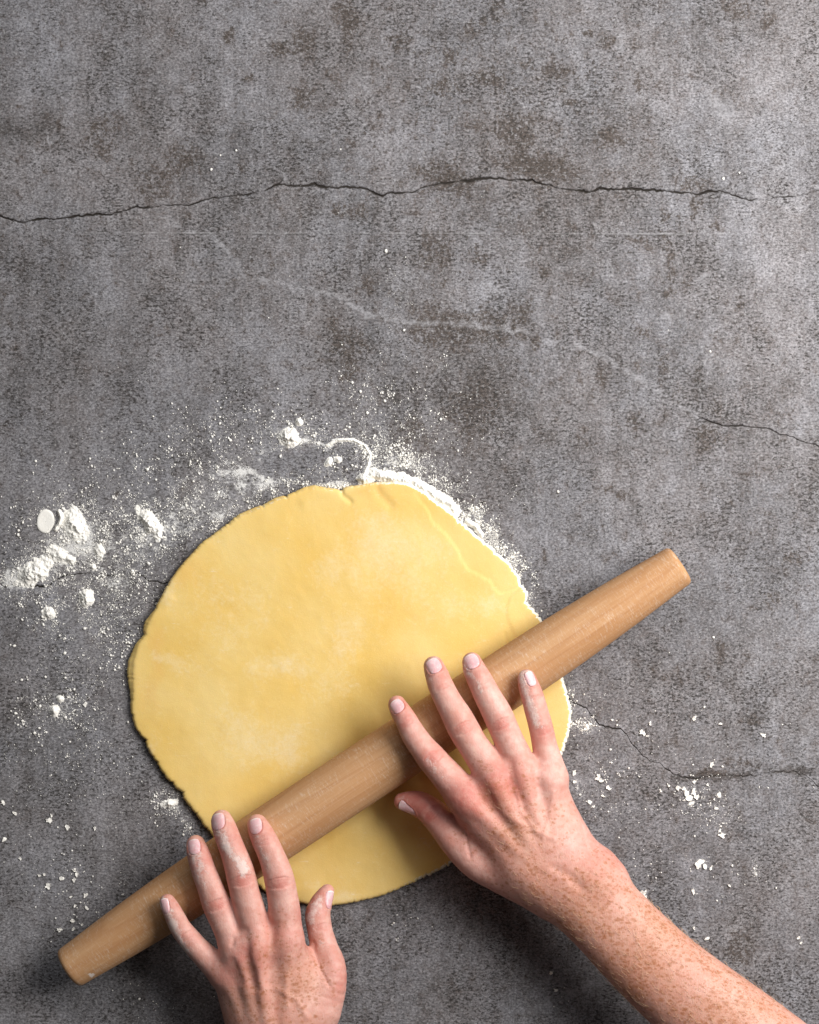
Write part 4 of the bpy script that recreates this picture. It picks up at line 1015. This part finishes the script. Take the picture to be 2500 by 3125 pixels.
def flakes(lst, place, seed):
    r_ = random.Random(seed)
    words = ['leftmost', 'second from left', 'third from left', 'fourth from left', 'fifth from left', 'sixth from left', 'seventh from left', 'eighth from left', 'ninth from left']
    for k, (x, y, r) in enumerate(sorted(lst)):
        label = 'white flake, ' + words[k] + ', ' + place; group = 'loose flour flakes on the concrete'
        n = r_.choice((9, 10, 11, 13)); v = []; z = r_.uniform(0.25, 0.5) * 1e-3 + r * 0.00002
        a0 = r_.uniform(0, 6.28); st = r_.uniform(0.55, 0.95); tx, ty = r_.uniform(-0.12, 0.12), r_.uniform(-0.12, 0.12)
        rad = [r * (0.40 + 0.85 * r_.random()) for _ in range(n)]
        cs, sn = math.cos(a0), math.sin(a0)
        for lev, sc_ in ((0, 1.0), (1, 0.98)):
            for i in range(n):
                a = 2 * math.pi * i / n; u, w = rad[i] * math.cos(a) * sc_, rad[i] * math.sin(a) * st * sc_
                px, py = u * cs - w * sn, u * sn + w * cs
                v.append((px * S, -py * S, lev * z * (1.2 + 0.5 * math.sin(i * 2.1)) + (tx * px + ty * py) * S * lev + 0.0001))
        me = bpy.data.meshes.new('flour_flake')
        fs = [tuple(range(n, 2 * n))[::-1]] + [(i, i + n, (i + 1) % n + n, (i + 1) % n) for i in range(n)]
        me.from_pydata(v, [], fs); me.update(); me.materials.append(M['flour'])
        o = bpy.data.objects.new('flour_flake', me); COL.objects.link(o); o.location = P(x, y, 0)
        tag(o, label, 'flour flake', group)
for k, (place, lst) in enumerate(FLAKES): flakes(lst, place, 30 + k)

# grains and crumbs of flour, scattered
def grains():
    cl = [(215,1615,85,70,0,900),(110,1745,90,45,-25,900),(290,1690,110,70,0,1300),(455,1610,60,75,20,900),(330,1520,140,80,0,500),(560,1570,100,50,-30,700),(590,1410,140,80,-20,700),(700,1330,110,60,0,220),(890,1325,55,34,0,450),
          (1000,1405,70,40,0,260),(1180,1400,75,42,15,1000),(1290,1450,80,32,30,800),(1230,1310,120,70,0,420),(1180,1200,60,40,0,120),(1220,885,36,50,0,60),(1352,1100,16,14,0,40),(1120,1170,80,60,0,70),(1450,1570,55,18,42,800),(1555,1690,50,15,45,420),
          (1480,1640,80,14,42,500),(1600,1800,30,12,60,160),(1580,1510,26,14,0,50),(290,1890,90,90,0,800),(150,1870,45,34,0,240),(30,1770,50,30,0,260),(185,2150,70,60,0,550),(180,2280,120,100,0,360),(350,2000,70,120,0,300),(520,2450,40,26,0,220),(565,2515,8,36,-28,140),
          (500,2400,50,40,0,60),(190,2560,140,130,0,120),(250,2740,90,70,0,140),(1770,2160,50,60,0,90),(2000,2300,200,130,0,140),(2140,2430,70,40,0,110),(1830,2410,50,70,0,130),(2150,2650,100,80,0,70),(2190,2480,40,24,0,110),(2305,2655,8,16,0,50),(1900,2620,90,60,0,60),
          (830,3030,90,60,0,60),(1300,2830,90,40,0,60),(1700,3000,40,50,0,30),(470,3060,60,40,0,50),(380,3010,50,30,0,30),(2080,1900,200,120,40,50),(1650,1880,16,12,0,50),(1740,2140,8,40,0,70),(400,1780,60,40,0,300),(820,1500,70,16,-25,260),(700,1570,50,14,-32,200),(1040,1484,40,7,0,200),
          (960,1478,40,7,5,160),(1780,2217,22,12,0,120),(2108,2425,30,14,0,40),(1900,2370,40,16,0,60),(700,1700,400,500,0,120),(1250,2000,1100,1000,0,60),(700,900,500,250,0,30)]
    pts = []
    for (x, y, sx, sy, ang, n) in cl:
        n = int(n * 2.4) if n > 60 else n; g = rng.normal(size=(n, 2)); c, s = math.cos(math.radians(ang)), math.sin(math.radians(ang))
        u, v = g[:, 0] * sx, g[:, 1] * sy
        pts.append(np.stack([x + u * c - v * s, y + u * s + v * c], -1))
    p = np.concatenate(pts)
    # clump them a little
    keep = fbm(p[:, 0] / 24, p[:, 1] / 24, octaves=2, seed=77) + rng.uniform(-0.35, 0.35, len(p)) > -0.12
    p = p[keep]
    c = np.array(OUT).mean(0); shr = c + (OUT - c) * 0.993
    p = p[~inside_poly(p[:, 0], p[:, 1], shr)]
    wiped = ((p[:, 0] - 900) / 90) ** 2 + ((p[:, 1] - 1405 + (p[:, 0] - 900) * 0.2) / 34) ** 2 < 1
    wiped |= (((p[:, 0] - 1065) / 44) ** 2 + ((p[:, 1] - 1402) / 42) ** 2 < 1) & (rng.random(len(p)) < 0.6)
    p = p[~(wiped & (rng.random(len(p)) < 0.88))]
    p = p[(p[:, 0] > -150) & (p[:, 0] < 2650) & (p[:, 1] > -100) & (p[:, 1] < 3250)]
    n = len(p)
    knot = fbm(p[:, 0] / 17, p[:, 1] / 17, octaves=2, seed=78)
    r = np.clip(np.exp(rng.normal(0.02, 0.50, n) + 0.80 * np.clip(knot, -0.3, 0.7)), 0.6, 5.5)
    extra = [(645,517,6),(673,474,4),(721,459,4),(1178,766,6),(2208,545,5),(2257,527,4),(2168,1072,5),(1703,1500,4.5),(43,1971,6),(358,1775,5),(1233,1008,5),(1100,1195,6),(1345,1280,5),(905,1345,6)]
    p = np.vstack([p, [e[:2] for e in extra]]); r = np.concatenate([r, [e[2] for e in extra]]); n = len(p)
    # icosahedron grains
    t = (1 + 5 ** 0.5) / 2
    iv = np.array([(-1,t,0),(1,t,0),(-1,-t,0),(1,-t,0),(0,-1,t),(0,1,t),(0,-1,-t),(0,1,-t),(t,0,-1),(t,0,1),(-t,0,-1),(-t,0,1)]) / math.sqrt(1 + t * t)
    fi = np.array([(0,11,5),(0,5,1),(0,1,7),(0,7,10),(0,10,11),(1,5,9),(5,11,4),(11,10,2),(10,7,6),(7,1,8),(3,9,4),(3,4,2),(3,2,6),(3,6,8),(3,8,9),(4,9,5),(2,4,11),(6,2,10),(8,6,7),(9,8,1)])
    an = rng.uniform(0, 2 * math.pi, n)
    el = rng.uniform(0.6, 1.3, (n, 1)); flat = rng.uniform(0.35, 0.75, n)
    loc = iv[None] * rng.uniform(0.65, 1.25, (n, 12, 1)) * r[:, None, None] * S
    loc[:, :, 0] *= el
    cx, sx = np.cos(an)[:, None], np.sin(an)[:, None]
    x = loc[:, :, 0] * cx - loc[:, :, 1] * sx; y = loc[:, :, 0] * sx + loc[:, :, 1] * cx; z = loc[:, :, 2] * flat[:, None]
    V = np.stack([x + ((p[:, 0] - 1250) * S)[:, None], y + ((1562.5 - p[:, 1]) * S)[:, None], z + (r * S * flat * 0.7)[:, None]], -1).reshape(-1, 3)
    Fc = (fi[None] + (np.arange(n) * 12)[:, None, None]).reshape(-1, 3)
    o = mesh_obj('flour_dust', V, Fc, M['flour'], smooth=True)
    tag(o, 'loose flour grains scattered over the concrete round the dough', 'flour', kind='stuff')
grains()
